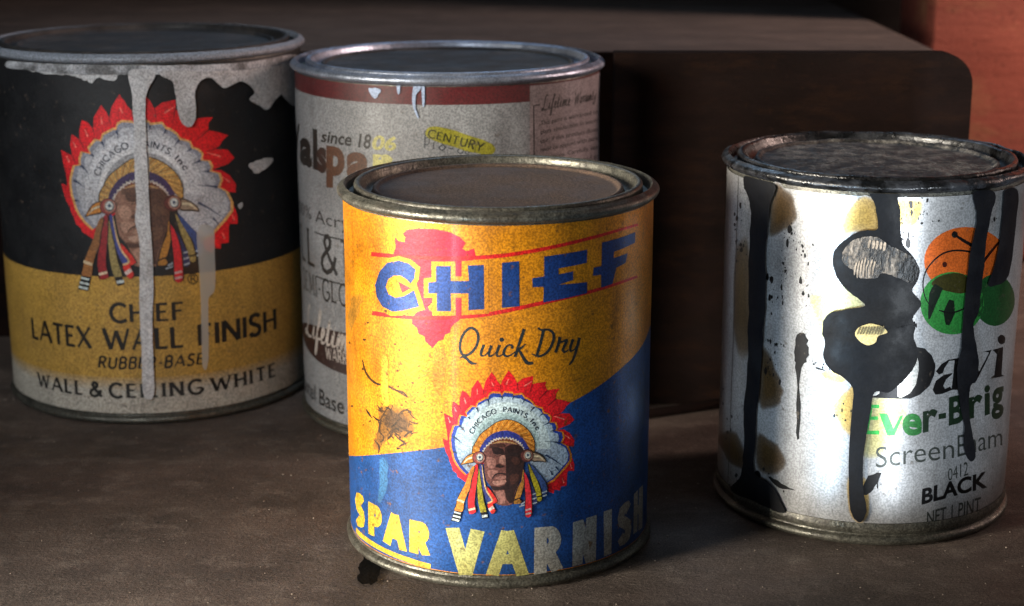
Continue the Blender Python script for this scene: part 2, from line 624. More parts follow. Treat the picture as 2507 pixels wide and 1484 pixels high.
def end_board(x0, x1, y0, y1, z0, z1, rad):
    """board along x whose top right corner is rounded"""
    pr = [(x0, z0), (x1, z0)] + [(x1 - rad + rad * math.cos(R(t)), z1 - rad + rad * math.sin(R(t))) for t in range(0, 91, 10)] + [(x0, z1)]
    bm = bmesh.new()
    A = [bm.verts.new((x, y0, z)) for x, z in pr]
    B = [bm.verts.new((x, y1, z)) for x, z in pr]
    bm.faces.new(A)
    bm.faces.new(B[::-1])
    for i in range(len(pr)):
        k = (i + 1) % len(pr)
        bm.faces.new((A[k], A[i], B[i], B[k]))
    bmesh.ops.recalc_face_normals(bm, faces=bm.faces[:])
    return bm


mesh_obj('riser_board', end_board(-.60, .1765, 0, .004, .0005, .1147, .012), M_DARKWOOD, ledge)
mesh_obj('top_board', end_board(-.60, .1760, .0042, .30, .0850, .1142, .012), M_DUSTWOOD, ledge)

panel = mesh_obj('dark_panel', end_board(.0345, .1555, 0, .008, 0, .1240, .011), M_DARKWOOD)  # added panel, its dark face stands in for shade in the recess
panel.location = (0, .5725, .0003)
tag(panel, 'dark wooden panel with a rounded corner, added to darken the recess behind the black dripped can', 'panel')

post = mesh_obj('red_post', slab(-.11, .11, -.03, .03, 0, .55, .004), M_RED)
post.location = (.302, .82, 0.0003)
tag(post, 'faded red painted upright post in the back right corner', 'post')

a, b = on_ground(2516, 1631), on_ground(2774, 1593)
d = (b - a).normalized()
bat = mesh_obj('wood_strip', slab(-.004, .115, 0, .004, 0, .0022, .0006), M_DARKWOOD)
bat.location = (a.x, a.y, .0004)
bat.rotation_euler = (0, 0, math.atan2(d.y, d.x))
tag(bat, 'thin dark wood strip lying on the shelf at the foot of the dark panel', 'wood strip')

# flat black spot on the shelf, and loose grit
def flat_spot(name, pts, mat, h, label):
    bm = bmesh.new()
    g = [on_ground(*p) for p in ragged(pts, 14, True, 6, 3, .06)]
    cen = sum(g, Vector()) / len(g)
    f = bm.faces.new([bm.verts.new((p.x - cen.x, p.y - cen.y, 0.0001)) for p in g])
    f.normal_update()
    if f.normal.z < 0:
        f.normal_flip()
    r = bmesh.ops.inset_region(bm, faces=[f], thickness=.0007, depth=0)
    for v in f.verts:
        v.co.z = h
    bmesh.ops.triangulate(bm, faces=bm.faces[:])
    o = mesh_obj(name, bm, mat, sharp=80)
    o.location = (cen.x, cen.y, 0.0002)
    tag(o, label, 'paint spot')


flat_spot('black_spot', [(1412, 2175), (1460, 2190), (1475, 2240), (1440, 2275), (1392, 2262), (1398, 2215)], M_SPOT, .0004,
       'flat black spot on the shelf by the left foot of the yellow can')
bm = bmesh.new()
for i in range(600):
    x, y = random.uniform(-.2, .22), random.uniform(.39, .62)
    s = random.uniform(.00015, .0005) * (1.5 if random.random() < .1 else 1)
    mtx = Matrix.Translation((x, y, s * .4)) @ Matrix.Rotation(random.uniform(0, 6), 4, 'Z') @ Matrix.Diagonal((s, s * random.uniform(.5, 1.2), s * .6, 1))
    bmesh.ops.create_icosphere(bm, subdivisions=1, radius=.6, matrix=mtx)
tag(mesh_obj('grit', bm, plain('pale_grit', '#8a7f74', .8)), 'fine pale grit scattered over the brown shelf', 'grit', kind='stuff')


# ------------------------------------------------------------------ can bodies
def lathe(name, prof, mat, parent, seg=180, sharp=50, wob=None):
    bm = bmesh.new()
    rings = []
    for r, z in prof:
        if r < 1e-6:
            rings.append([bm.verts.new((0, 0, z))])
            continue
        ring = []
        for i in range(seg):
            th = i * 2 * math.pi / seg
            rr, zz = r, z
            if wob:
                dr, dz = wob(r, z, th)
                rr, zz = r + dr, z + dz
            ring.append(bm.verts.new((rr * math.sin(th), -rr * math.cos(th), zz)))
        rings.append(ring)
    for a, b in zip(rings, rings[1:]):
        for i in range(seg):
            j = (i + 1) % seg
            if len(a) == 1:
                bm.faces.new((a[0], b[j], b[i]))
            elif len(b) == 1:
                bm.faces.new((a[i], a[j], b[0]))
            else:
                bm.faces.new((a[i], a[j], b[j], b[i]))
    bmesh.ops.recalc_face_normals(bm, faces=bm.faces[:])
    return mesh_obj(name, bm, mat, parent, sharp)


def bead(r, z0, z1, out, n=8):
    """rounded bead from z0 up to z1 bulging by out"""
    return [(r + out * math.sin(math.pi * i / n) ** .6, z0 + (z1 - z0) * i / n) for i in range(n + 1)]


def make_can(can, body_m, rim_m, lid_m, chime_m, wob=None, panel_m=None):
    r, H, o = can.r, can.h, can.o
    k = r / .0429
    lathe('can_body', [(0, .0022), (r - .0012, .0022), (r - .0002, .0040), (r - .0016, .012), (r - .0016, H - .012), (r - .0002, H - .0034), (r - .0006, H - .0028), (r - .004, H - .0028)], body_m, o)
    lathe('bottom_seam', [(r - .002, .0004)] + bead(r - .0001, .0002, .0030, .0013) + [(r - .0002, .0036)], chime_m, o)
    prof = [(r - .0004, H - .0036)] + bead(r - .0001, H - .0033, H - .0002, .0017) + [(r - .0003, H), (r - .0010, H - .0006), (r - .0014, H - .0028)]
    prof += [(r - .0026 * k, H - .0032), (r - .0030 * k, H - .0030)]
    lathe('rim', prof, rim_m, o, wob=wob)
    a = r - .0031 * k
    lid = [(a + .0002, H - .0029), (a, H - .0010)] + [(a - .0009 + .0010 * math.cos(R(t)), H - .0006 + .0010 * math.sin(R(t))) for t in range(0, 181, 30)]
    lid += [(a - .0021, H - .0014), (a - .0030, H - .0030), (a - .0044, H - .0033), (a - .0050, H - .0028)]
    lo = lathe('lid', lid, rim_m if panel_m is None else panel_m, o, wob=wob)
    b = a - .0050
    pan = [(b + .0003, H - .0029), (b - .0002, H - .0020)] + [(b - .0008 + .0007 * math.cos(R(t)), H - .0018 + .0006 * math.sin(R(t))) for t in range(0, 181, 45)]
    pan += [(b - .0018, H - .0021), (b - .0024, H - .0022), (b * .75, H - .0021), (b * .5, H - .0021), (b * .25, H - .0022), (0, H - .0022)]
    lathe('lid_panel', pan, lid_m, lo, wob=wob)
    return lo


def label_sheet(can, z0, z1, col, mat, bands=()):
    """the printed sheet all round the can, as one part; bands = (z, colour) going up"""
    bm = bmesh.new()
    lay = bm.loops.layers.float_color.new('ink')
    zs = sorted([z0, z1] + [b[0] for b in bands] + [k * ZSTEP for k in range(1, 80) if z0 + 1e-5 < k * ZSTEP < z1 - 1e-5])
    cols = []
    for a_ in zs[:-1]:
        c_ = col
        for b_ in bands:
            if a_ >= b_[0] - 1e-7:
                c_ = b_[1]
        cols.append(c_)
    rings = []
    for z in zs:
        ring = []
        for i in range(180):
            rr = can.r + .000004 + can.dent(((i + 90) % 180 - 90) * STEP * can.r, z)
            ring.append(bm.verts.new((rr * math.sin(i * STEP), -rr * math.cos(i * STEP), z)))
        rings.append(ring)
    for k in range(len(cols)):
        for i in range(180):
            j = (i + 1) % 180
            f = bm.faces.new((rings[k][i], rings[k][j], rings[k + 1][j], rings[k + 1][i]))
            for l in f.loops:
                l[lay] = cols[k]
    o = mesh_obj('label', bm, mat, can.o)
    o.data.normals_split_custom_set_from_vertices([can.normal(math.atan2(v.co.x, -v.co.y) * can.r, v.co.z) for v in o.data.vertices])
    return o


def drip(can, px, pts, mat, name, h=.0009, wdt=.0011, rag=5, seed=1, lift=.00012, freq=.02, parent=None, n=5):
    """thick run of paint: outline given on the wall, domed towards the middle"""
    out = ragged(pts, rag, True, n, seed, freq)
    bm = bmesh.new()
    q = [can.uz(*px(*p)) for p in out]
    vs = [bm.verts.new((u, min(z, can.h - .0033), lift)) for u, z in q]
    f = bm.faces.new(vs)
    f.normal_update()
    if f.normal.z < 0:
        f.normal_flip()
    bmesh.ops.inset_region(bm, faces=[f], thickness=wdt * .35, depth=0)
    for v in f.verts:
        v.co.z = lift + h * .62
    bmesh.ops.inset_region(bm, faces=[f], thickness=wdt * .65, depth=0)
    for v in f.verts:
        v.co.z = lift + h
    bmesh.ops.triangulate(bm, faces=bm.faces[:])
    wrap(bm, can)
    return mesh_obj(name, bm, mat, parent or can.o, sharp=75)


FRONT = Can('paint_can', -.0038, .4587, .0426, .1022, ((.026, .022, .007, .012, .00025), (-.022, .078, .005, .006, .0002)))
RIGHT = Can('paint_can', .1059, .48814, .0429, .1045)
MID = Can('paint_can', -.0218, .57833, .0517, .1224, ((.004, .100, .004, .012, .0005), (.022, .10, .003, .010, .0003)))
LEFT = Can('paint_can', -.1295, .6050, .0540, .1262, ((.022, .094, .010, .008, .0006),))
tag(FRONT.o, 'small yellow and blue varnish can with portrait emblem, nearest at the centre', 'paint can', 'old paint cans on the shelf')
tag(RIGHT.o, 'white one pint can with thick black paint runs and an orange circle', 'paint can', 'old paint cans on the shelf')
tag(MID.o, 'grey white can with dark red top band and yellow green sticker, behind the front can', 'paint can', 'old paint cans on the shelf')
tag(LEFT.o, 'large black and yellow latex paint can with white drips down its front', 'paint can', 'old paint cans on the shelf')

make_can(FRONT, M_TIN, M_TIN, M_LID_DUST, M_TIN)
make_can(MID, M_TIN, M_TIN_BLUE, M_LID_DARK, M_TIN)
make_can(LEFT, M_TIN, M_RIM_WHITE, M_LID_DARK, M_TIN, panel_m=M_LID_DARK)


def crust(r, z, th):
    p = Vector((r * math.sin(th), r * math.cos(th), z))
    n1 = noise.noise(p * 140)
    n2 = noise.noise(p * 420 + Vector((3, 1, 2)))
    return (n1 * .0002 + n2 * .00009, max(-.3, n1) * .0004 + n2 * .00016)


M_CRUST_RIM = plain('glossy_black_crust', '#26272a', .2, 0, scale=140, dirt='#050505', dfac=1.0, grain=.3, bscale=300, bstr=.5, blo=.42, bhi=.58)
make_can(RIGHT, M_TIN, M_CRUST_RIM, M_CRUST, M_TIN, wob=crust, panel_m=M_CRUST_RIM)

# ------------------------------------------------------------------ the emblem
RED, RED_D, RED_L = lin('#c8141c'), lin('#7a0e14'), lin('#e06a5c')
ORA, TAN, OLV = lin('#c8741c'), lin('#c89858'), lin('#8f8418')
BLU, NAVY, BLK = lin('#243c8c'), lin('#101c3c'), lin('#0c0b0c')
PALE, PALE2, PALE3, CREAM = lin('#8d9cab'), lin('#b3c4c6'), lin('#84999b'), lin('#cbbf9f')


def emblem_art(P, variant=0):
    global PALE, PALE2, PALE3, BLU, ORA, OLV, RED
    keep = (PALE, PALE2, PALE3, BLU, ORA, OLV, RED)
    if variant:                                           # the older, greyer printing
        PALE, PALE2, PALE3, BLU, ORA, OLV = lin('#a3a4a8'), lin('#b9babd'), lin('#8f9092'), lin('#80828c'), lin('#a8763c'), lin('#8a7a48')
    """the portrait emblem, drawn into a print P whose at() maps emblem coordinates to the wall"""
    flame = [(490, 2030), (400, 1965), (345, 1930), (325, 1870), (262, 1825), (250, 1775), (232, 1720), (200, 1650), (188, 1590), (140, 1500), (120, 1430),
             (98, 1340), (85, 1265), (170, 1300), (160, 1150), (128, 1000), (105, 820), (262, 905), (240, 760), (268, 618), (372, 692), (382, 560),
             (420, 435), (500, 470), (566, 560), (586, 400), (690, 245), (750, 330), (788, 425), (828, 270), (938, 108), (1002, 200), (1030, 260), (1092, 335), (1118, 260),
             (1230, 80), (1330, 200), (1378, 300), (1480, 220), (1655, 178), (1655, 250), (1640, 320), (1740, 300), (1880, 280), (1870, 350), (1905, 430), (2010, 410), (2122, 400),
             (2060, 480), (2050, 580), (2160, 595), (2310, 640), (2240, 700), (2190, 780), (2130, 830), (2290, 830), (2375, 940), (2290, 1020), (2080, 1110),
             (2190, 1110), (2290, 1170), (2375, 1290), (2365, 1405), (2200, 1400), (1800, 1500), (1200, 1500), (700, 1750), (540, 1950)]
    P.poly(flame, RED, 2)
    P.poly([(2200, 1760), (2330, 1580), (2375, 1720), (2370, 1830), (2270, 1830), (2250, 1870), (2240, 2090), (2140, 2100), (2125, 2170), (2025, 2160),
            (2010, 2225), (1930, 2190), (1890, 2110), (1900, 2080), (2000, 2000), (2100, 1900)], RED, 2)
    # lights and darks printed inside the red plumes
    for (x0, y0, x1, y1) in ((180, 900, 215, 990), (285, 720, 320, 800), (455, 560, 490, 660), (680, 400, 690, 500), (930, 280, 970, 360), (1230, 230, 1190, 330),
                             (1640, 270, 1500, 360), (2020, 880, 2200, 930), (2200, 1200, 2300, 1270), (2300, 1700, 2330, 1790), (2160, 1950, 2190, 2040)):
        P.strip([(x0, y0), (x1, y1)], [10, 26], RED_L, 3, False)
    for (x0, y0, x1, y1) in ((262, 905, 300, 1000), (372, 692, 420, 800), (566, 560, 580, 640), (788, 425, 800, 500), (1092, 335, 1090, 430), (1378, 300, 1400, 430),
                             (1640, 320, 1600, 480), (1905, 430, 1750, 600), (2050, 580, 1900, 720), (2130, 830, 2000, 870), (2080, 1110, 1990, 1110)):
        P.strip([(x0, y0), (x1, y1)], [22, 6], RED_D, 3, False)
    blue = [(500, 1890), (400, 1790), (330, 1690), (290, 1610), (268, 1500), (245, 1440), (232, 1300), (240, 1200), (290, 1050), (375, 1035), (378, 950), (410, 868),
            (525, 895), (500, 820), (600, 715), (672, 728), (700, 650), (840, 578), (872, 580), (900, 510), (960, 480), (1088, 488), (1112, 525), (1160, 470), (1300, 488),
            (1312, 520), (1460, 505), (1512, 575), (1560, 590), (1640, 650), (1680, 715), (1800, 750), (1830, 830), (1900, 850), (1955, 910), (1935, 990), (2035, 1000),
            (2062, 1080), (2040, 1130), (2150, 1160), (2172, 1250), (2135, 1345), (2235, 1400), (2292, 1540), (2285, 1650), (2200, 1760), (2100, 1870), (2000, 1980),
            (1890, 2040), (1700, 1850), (1600, 1600), (1200, 1450), (700, 1600), (560, 1850)]
    c0 = (1190, 1400)
    P.poly([(c0[0] + (x - c0[0]) * 1.035, c0[1] + (y - c0[1]) * 1.035) for x, y in blue], TAN if variant else ORA, 4)
    P.poly(blue, BLU, 5)
    P.poly([(c0[0] + (x - c0[0]) * .935, c0[1] + (y - c0[1]) * .935 + 5) for x, y in blue], PALE, 6)
    # lower right feathers reach further out and are greyer
    P.poly([(1680, 1500), (1800, 1420), (2120, 1370), (2220, 1430), (2270, 1550), (2250, 1660), (2180, 1740), (2080, 1860), (1980, 1960), (1890, 2020), (1640, 1680)], PALE, 7)

    def ring(r0, r1, a0, a1, col, layer, n=26):
        ex, ey = 1185, 1420
        inn = [(ex + r0 * math.cos(R(a0 + (a1 - a0) * i / n)), ey - r0 * 1.02 * math.sin(R(a0 + (a1 - a0) * i / n))) for i in range(n + 1)]
        out = [(ex + r1 * math.cos(R(a0 + (a1 - a0) * i / n)), ey - r1 * 1.02 * math.sin(R(a0 + (a1 - a0) * i / n))) for i in range(n + 1)]
        P.poly(inn + out[::-1], col, layer)
    ring(440, 860 if not variant else 780, -5, 190, lin('#b0b1b4') if variant else lin('#9fb0ba'), 7)
    ring(430, 770, -2, 185, PALE2, 8)
    ring(420, 590, 0, 182, lin('#c4c4c4') if variant else lin('#9cb2b2'), 9)
    ring(410, 530, 2, 180, PALE3, 10)
    # splits between the feathers
    for (x0, y0, x1, y1) in ((375, 1035, 480, 1160), (270, 1230, 410, 1340), (525, 895, 560, 930), (672, 728, 705, 830), (872, 590, 890, 700), (1112, 525, 1110, 610), (1312, 520, 1290, 600),
                             (1512, 575, 1465, 660), (1680, 715, 1600, 800), (1830, 830, 1760, 880), (1935, 990, 1830, 1040), (2040, 1130, 1950, 1140), (2135, 1340, 1870, 1320),
                             (1870, 1550, 2180, 1750), (2050, 1760, 2120, 1860), (268, 1500, 330, 1520), (1990, 1900, 1930, 1800)):
        P.strip([(x0, y0), ((x0 + x1) / 2 + 6, (y0 + y1) / 2 - 4), (x1, y1)], [34, 16, 5], lin('#22304c'), 11, False)
    # words on the feather ring
    def arc_text(word, a0, a1, r0, hgt):
        polys, W = strokes(word, .17, 0, .2)
        def fn(s, t):
            an = R(a0 + (a1 - a0) * s)
            rr = r0 + hgt * t
            return P.at((1180 + rr * math.cos(an), 1420 - rr * 1.02 * math.sin(an)))
        P.tris(polys, lin('#1c2430'), 12, fn)
    arc_text('CHICAGO', 158, 105, 605, 82)
    arc_text('PAINTS,', 94, 52, 605, 82)
    arc_text('Inc.', 46, 24, 605, 82)
    # fringe band and bead band
    band = [(585, 1540), (598, 1420), (650, 1330), (735, 1190), (870, 1080), (1030, 970), (1200, 928), (1350, 960), (1480, 1030), (1600, 1140), (1680, 1290), (1692, 1420), (1680, 1530)]
    inn = [(1590, 1440), (1500, 1290), (1430, 1215), (1300, 1150), (1170, 1125), (1000, 1160), (880, 1230), (800, 1320), (735, 1430), (715, 1540)]
    P.poly(catmull(band, False, 4) + catmull(inn, False, 4), lin('#221408'), 12)
    k = [(1180 + (x - 1180) * .975, 1450 + (y - 1450) * .975) for x, y in band]
    P.poly(catmull(k, False, 4) + catmull(inn, False, 4), lin('#a88850') if variant else lin('#c07a24'), 13)
    kb, ki = catmull(k, False, 5), catmull(inn[::-1], False, 6)
    for i in range(30):
        f = (i + .5) / 30
        p0, p1 = kb[int(f * (len(kb) - 1))], ki[int(f * (len(ki) - 1))]
        P.strip([p0, p1], [13, 7], lin('#8a4c12') if i % 2 else lin('#d49a48'), 14, False)
    inb = [(1500, 1480), (1450, 1385), (1370, 1310), (1250, 1262), (1100, 1262), (980, 1290), (880, 1370), (790, 1480)]
    P.poly(catmull(inn, False, 4) + catmull(inb[::-1], False, 4), lin('#3a2c50') if variant else lin('#2b3480'), 14)
    cz = catmull(inb, False, 5)
    zz = []
    for i, (x, y) in enumerate(cz):
        dx, dy = x - 1180, y - 1600
        l = math.hypot(dx, dy)
        o = (14 if i % 2 else -14)
        zz.append((x + dx / l * o, y + dy / l * o))
    P.strip(zz, 20, lin('#b9b0a4'), 16, False)
    P.poly(catmull(inb, False, 3) + [(900, 1440), (1150, 1300), (1420, 1400)], lin('#6a3018'), 15)
    # face
    P.poly([(795, 1500), (850, 1400), (950, 1345), (1150, 1312), (1380, 1340), (1470, 1420), (1512, 1500), (1503, 1640), (1490, 1760), (1462, 1900), (1400, 2060), (1330, 2230), (1290, 2400),
            (1200, 2424), (1110, 2424), (1010, 2390), (1000, 2280), (950, 2150), (900, 2070), (840, 1990), (815, 1850), (800, 1700)], lin('#84604e') if variant else lin('#6e443c'), 17)
    P.strip([(950, 1355), (1050, 1325), (1160, 1318), (1280, 1335), (1370, 1362)], [6, 26, 30, 26, 6], lin('#b08a58'), 18)
    DK, DK2, LT, LT2 = (lin('#4e3428'), lin('#5c4030'), lin('#a07c68'), lin('#a88874')) if variant else (lin('#2a1613'), lin('#45271f'), lin('#93655a'), lin('#a87a6c'))
    P.poly([(1165, 1420), (1300, 1365), (1430, 1390), (1505, 1500), (1500, 1640), (1488, 1760), (1460, 1900), (1400, 2055), (1320, 2230), (1290, 2380), (1200, 2330), (1150, 2110), (1180, 2000),
            (1185, 1850), (1180, 1740), (1175, 1560)], DK, 18, 2)
    P.poly([(910, 1370), (1050, 1350), (1160, 1360), (1165, 1410), (1020, 1420), (900, 1430)], DK2, 18, 2)
    P.poly([(940, 1430), (1010, 1410), (1130, 1450), (1165, 1540), (1110, 1560), (1020, 1570), (965, 1520)], DK, 19, 2)
    P.strip([(960, 1530), (1030, 1552), (1100, 1540)], [4, 12, 4], LT, 20)
    P.poly([(840, 1600), (950, 1590), (1010, 1650), (1000, 1740), (940, 1790), (870, 1750)], LT, 19, 3)
    P.poly([(1085, 1570), (1160, 1550), (1180, 1660), (1170, 1720), (1100, 1700), (1060, 1670)], LT2, 20, 3)
    P.poly([(1000, 1735), (1060, 1705), (1150, 1750), (1090, 1770), (1020, 1765)], DK, 21, 2)
    P.poly([(870, 1820), (960, 1800), (1050, 1830), (1000, 1900), (930, 1960), (870, 1900)], LT, 19, 3)
    P.strip([(945, 1960), (985, 1900), (1060, 1868), (1180, 1880)], [8, 20, 26, 22], DK, 22)
    P.poly([(1000, 1940), (1090, 1905), (1180, 1915), (1170, 1960), (1060, 1975)], LT, 21, 3)
    P.poly([(950, 2010), (1060, 1990), (1180, 1985), (1170, 2040), (1060, 2075), (980, 2060)], LT2, 20, 3)
    P.poly([(915, 2080), (1060, 2100), (1190, 2060), (1220, 2140), (1080, 2150), (970, 2160)], DK, 21, 2)
    P.poly([(1010, 2190), (1150, 2160), (1175, 2290), (1160, 2390), (1050, 2380), (1020, 2290)], LT, 20, 2)
    P.strip([(1250, 1570), (1320, 1585), (1400, 1570)], [4, 14, 4], DK2, 22)
    P.poly([(1270, 1620), (1380, 1590), (1430, 1680), (1340, 1720)], DK2, 20, 3)
    P.poly([(1260, 1900), (1400, 1880), (1380, 2000), (1270, 2060)], DK2, 20, 3)
    P.strip([(1230, 1940), (1290, 1990)], [6, 12], DK2, 22)
    # horns and ear discs
    P.poly([(640, 1522), (520, 1550), (440, 1640), (395, 1725), (480, 1705), (640, 1672)], lin('#3a2410'), 22, 3)
    P.poly([(635, 1538), (525, 1565), (455, 1645), (415, 1712), (485, 1688), (635, 1655)], lin('#c07c30'), 23, 3)
    P.strip([(600, 1590), (510, 1625), (450, 1690)], [30, 26, 8], CREAM, 24)
    P.poly([(1630, 1500), (1750, 1520), (1850, 1595), (1878, 1675), (1780, 1665), (1630, 1655)], lin('#2a2018'), 22, 3)
    P.poly([(1640, 1520), (1745, 1538), (1835, 1605), (1862, 1660), (1780, 1645), (1640, 1636)], lin('#8d7a66'), 23, 3)
    P.strip([(1660, 1570), (1760, 1575), (1840, 1640)], [26, 30, 8], CREAM, 24)
    for x, y, c in ((735, 1590, '#8a4038'), (1565, 1555, '#5a2c28')):
        P.poly(disc(x - 20, y + 5, 115, 112), lin('#3a1a18'), 25)
        P.poly(disc(x - 20, y + 5, 104, 101), lin(c), 26)
        P.poly(disc(x, y, 76, 84), lin('#a07868'), 27)
        P.poly(disc(x, y, 60, 68), lin('#3c3c40'), 28)
        P.poly(disc(x - 4, y - 6, 50, 56), lin('#b8bdb8'), 29)
        P.poly(disc(x - 4, y - 6, 20, 24), lin('#30405a'), 30)
    # ribbons
    def rib(pts, col, layer, edge='#1a1416'):
        cx, cy = sum(p[0] for p in pts) / len(pts), sum(p[1] for p in pts) / len(pts)
        P.poly([(x + (14 if x > cx else -14), y) for x, y in pts], lin(edge), layer, 2)
        P.poly(pts, col, layer + 1, 2)
    rib([(725, 1700), (745, 1950), (800, 2200), (860, 2360), (935, 2330), (850, 2180), (795, 1980), (765, 1720)], lin('#39407c'), 23)
    P.strip([(768, 1720), (800, 1980), (850, 2170), (945, 2330), (865, 2380)], [8, 20, 22, 26, 26], lin('#c8a878'), 25, True)
    rib([(850, 2090), (940, 2190), (1040, 2350), (955, 2395), (1000, 2510), (940, 2570), (872, 2450), (875, 2390), (955, 2325), (885, 2230)], lin('#c42c22'), 23)
    P.strip([(890, 2500), (970, 2445)], 52, lin('#c0b0a8'), 26, False)
    rib([(690, 1800), (668, 1940), (690, 2100), (700, 2300), (742, 2540), (845, 2528), (800, 2350), (770, 2150), (740, 1960), (722, 1790)], OLV, 26)
    P.poly([(745, 2545), (845, 2530), (872, 2640), (775, 2655)], BLK, 28)
    P.strip([(770, 2612), (866, 2596)], 40, lin('#b8c0bc'), 29, False)
    rib([(640, 1730), (590, 1960), (570, 2120), (530, 2330), (542, 2490), (560, 2570), (665, 2535), (640, 2400), (655, 2200), (682, 1990), (700, 1730)], lin('#8a2428') if variant else lin('#cc1f22'), 28)
    P.strip([(540, 2500), (652, 2472)], 34, lin('#c8b89a'), 30, False)
    rib([(605, 1745), (545, 1850), (500, 2000), (430, 2150), (362, 2290), (322, 2440), (300, 2505), (432, 2532), (460, 2380), (512, 2230), (562, 2120), (592, 1950), (645, 1760)], lin('#8a5c34') if variant else lin('#b8701c'), 30)
    P.strip([(342, 2318), (462, 2368)], 38, lin('#bba888'), 32, False)
    P.poly([(298, 2508), (432, 2532), (378, 2715), (238, 2690)], BLK, 32)
    for (x0, y0, x1, y1, ww) in ((292, 2535, 405, 2565, 24), (272, 2598, 400, 2630, 28), (255, 2655, 380, 2690, 30)):
        P.strip([(x0, y0), (x1, y1)], ww, lin('#b4bdb8'), 33, False)
    rib([(1600, 1690), (1720, 1830), (1862, 2010), (1892, 2190), (1815, 2225), (1772, 2060), (1650, 1850)], lin('#2c4272'), 23)
    P.strip([(1800, 2205), (1890, 2170)], 24, lin('#8c98a0'), 26, False)
    P.strip([(1800, 2270), (1885, 2235)], 24, lin('#8c98a0'), 26, False)
    rib([(1570, 1930), (1690, 2200), (1722, 2380), (1640, 2410), (1590, 2150)], lin('#262c50'), 24)
    for yy in (2230, 2310, 2390):
        P.strip([(1640, yy), (1715, yy - 24)], 22, lin('#8c949c'), 27, False)
    P.strip([(1440, 2400), (1520, 2350)], 26, lin('#8c949c'), 27, False)
    P.strip([(1410, 2440), (1530, 2400)], 22, lin('#8c949c'), 27, False)
    rib([(1565, 1690), (1640, 1830), (1742, 2040), (1792, 2230), (1790, 2340), (1722, 2335), (1700, 2200), (1622, 1960)], OLV, 28)
    P.strip([(1715, 2270), (1795, 2255)], 22, BLK, 31, False)
    rib([(1482, 1790), (1502, 1990), (1442, 2240), (1412, 2300), (1430, 2330), (1428, 2380), (1320, 2392), (1332, 2300), (1390, 2110), (1450, 1980)], lin('#9c6a28'), 28)
    P.strip([(1325, 2325), (1430, 2285)], 20, BLK, 31, False)
    rib([(1500, 1840), (1570, 1990), (1612, 2200), (1624, 2440), (1610, 2600), (1518, 2602), (1522, 2300), (1508, 2050)], lin('#b4202a'), 30)
    for yy in (2490, 2560):
        P.strip([(1520, yy + 10), (1612, yy - 14)], 30, lin('#b09494'), 33, False)
    PALE, PALE2, PALE3, BLU, ORA, OLV, RED = keep


# ------------------------------------------------------------------ front can: yellow and blue varnish label
YEL, BLUE = lin('#c07a0e'), lin('#15407a')
f = FRONT
sheet = label_sheet(f, .0040, f.h - .0036, YEL, M_INK)
P = Print(f, lambda x, y: (x, y))
edge = [(1351, 1769), (1470, 1765), (1600, 1752), (1722, 1737), (1850, 1706), (2000, 1658), (2110, 1614), (2196, 1574), (2324, 1500), (2400, 1440), (2452, 1392), (2496, 1336), (2522, 1270)]
uz = catmull([P.at(p) for p in edge], False, 4)
poly = [(-.062, uz[0][1] - .0004)] + uz + [(.066, .062), (.066, .0042), (-.062, .0042)]
P.uv(poly, BLUE, 1)
P.build('blue_field', M_INK, sheet)

P = Print(f, C2)
P.poly([(385, 690), (400, 640), (395, 580), (420, 605), (455, 610), (460, 580), (445, 560), (470, 535), (540, 527), (640, 530), (730, 550), (790, 580), (825, 615), (805, 650), (830, 665), (875, 648),
        (885, 690), (870, 720), (800, 725), (800, 1055), (785, 1085), (755, 1105), (735, 1130), (730, 1160), (700, 1170), (690, 1200), (660, 1210), (625, 1252), (580, 1210), (575, 1180), (540, 1165),
        (530, 1130), (500, 1105), (500, 1065), (560, 1000), (520, 880), (470, 700)], lin('#d0182c'), 2)
P.build('red_feather_shape', M_INK, sheet)
P = Print(f, C2)
P.strip([(250, 683), (400, 695), (560, 705), (720, 707), (880, 705), (1100, 685), (1350, 640), (1600, 580), (1870, 503)], [26, 24, 22, 22, 24, 24, 22, 20, 14], lin('#c01c1a'), 3)
P.strip([(258, 1040), (400, 1058), (560, 1070), (800, 1064), (1000, 1040), (1300, 975), (1600, 905), (1865, 818)], [26, 24, 22, 22, 24, 24, 20, 14], lin('#c01c1a'), 3)
P.build('red_stripe', M_INK, sheet)
LET = {
    'C': [(520, 775), (480, 740), (420, 722), (350, 735), (300, 790), (275, 870), (285, 940), (320, 1000), (380, 1030), (440, 1026), (542, 1000), (510, 903), (450, 938), (400, 948), (357, 925), (340, 880), (355, 835), (390, 812), (430, 812), (470, 838), (490, 862), (512, 830)],
    'H': [(645, 755), (735, 755), (735, 845), (845, 845), (838, 752), (935, 748), (938, 1016), (842, 1022), (842, 920), (735, 920), (737, 1028), (650, 1028), (650, 920), (598, 920), (598, 855), (645, 850)],
    'I': [(1045, 735), (1148, 725), (1150, 998), (1045, 1008)],
    'E': [(1300, 697), (1560, 655), (1558, 735), (1387, 768), (1387, 806), (1475, 786), (1475, 838), (1387, 868), (1560, 852), (1560, 918), (1295, 975), (1298, 880), (1230, 882), (1228, 828), (1300, 818)],
    'F': [(1650, 612), (1852, 548), (1850, 612), (1722, 668), (1720, 706), (1805, 676), (1792, 735), (1736, 765), (1712, 862), (1645, 886), (1645, 806), (1595, 814), (1600, 765), (1648, 755)],
}
P = Print(f, C2)
for ch, pts in LET.items():
    if ch in 'CH':
        for q in ribbon(pts + [pts[0]], 56):
            P.uv([P.at(p) for p in q], YEL, 4)
        P.poly([(sum(p[0] for p in pts) / len(pts) + (x - sum(p[0] for p in pts) / len(pts)) * .98, y) for x, y in pts], YEL, 4)
P.poly([(415, 848), (492, 890), (440, 918)], lin('#c8202a'), 5)
for ch, pts in LET.items():
    P.poly(pts, lin('#173670'), 6)
P.build('block_lettering', M_INK, sheet)

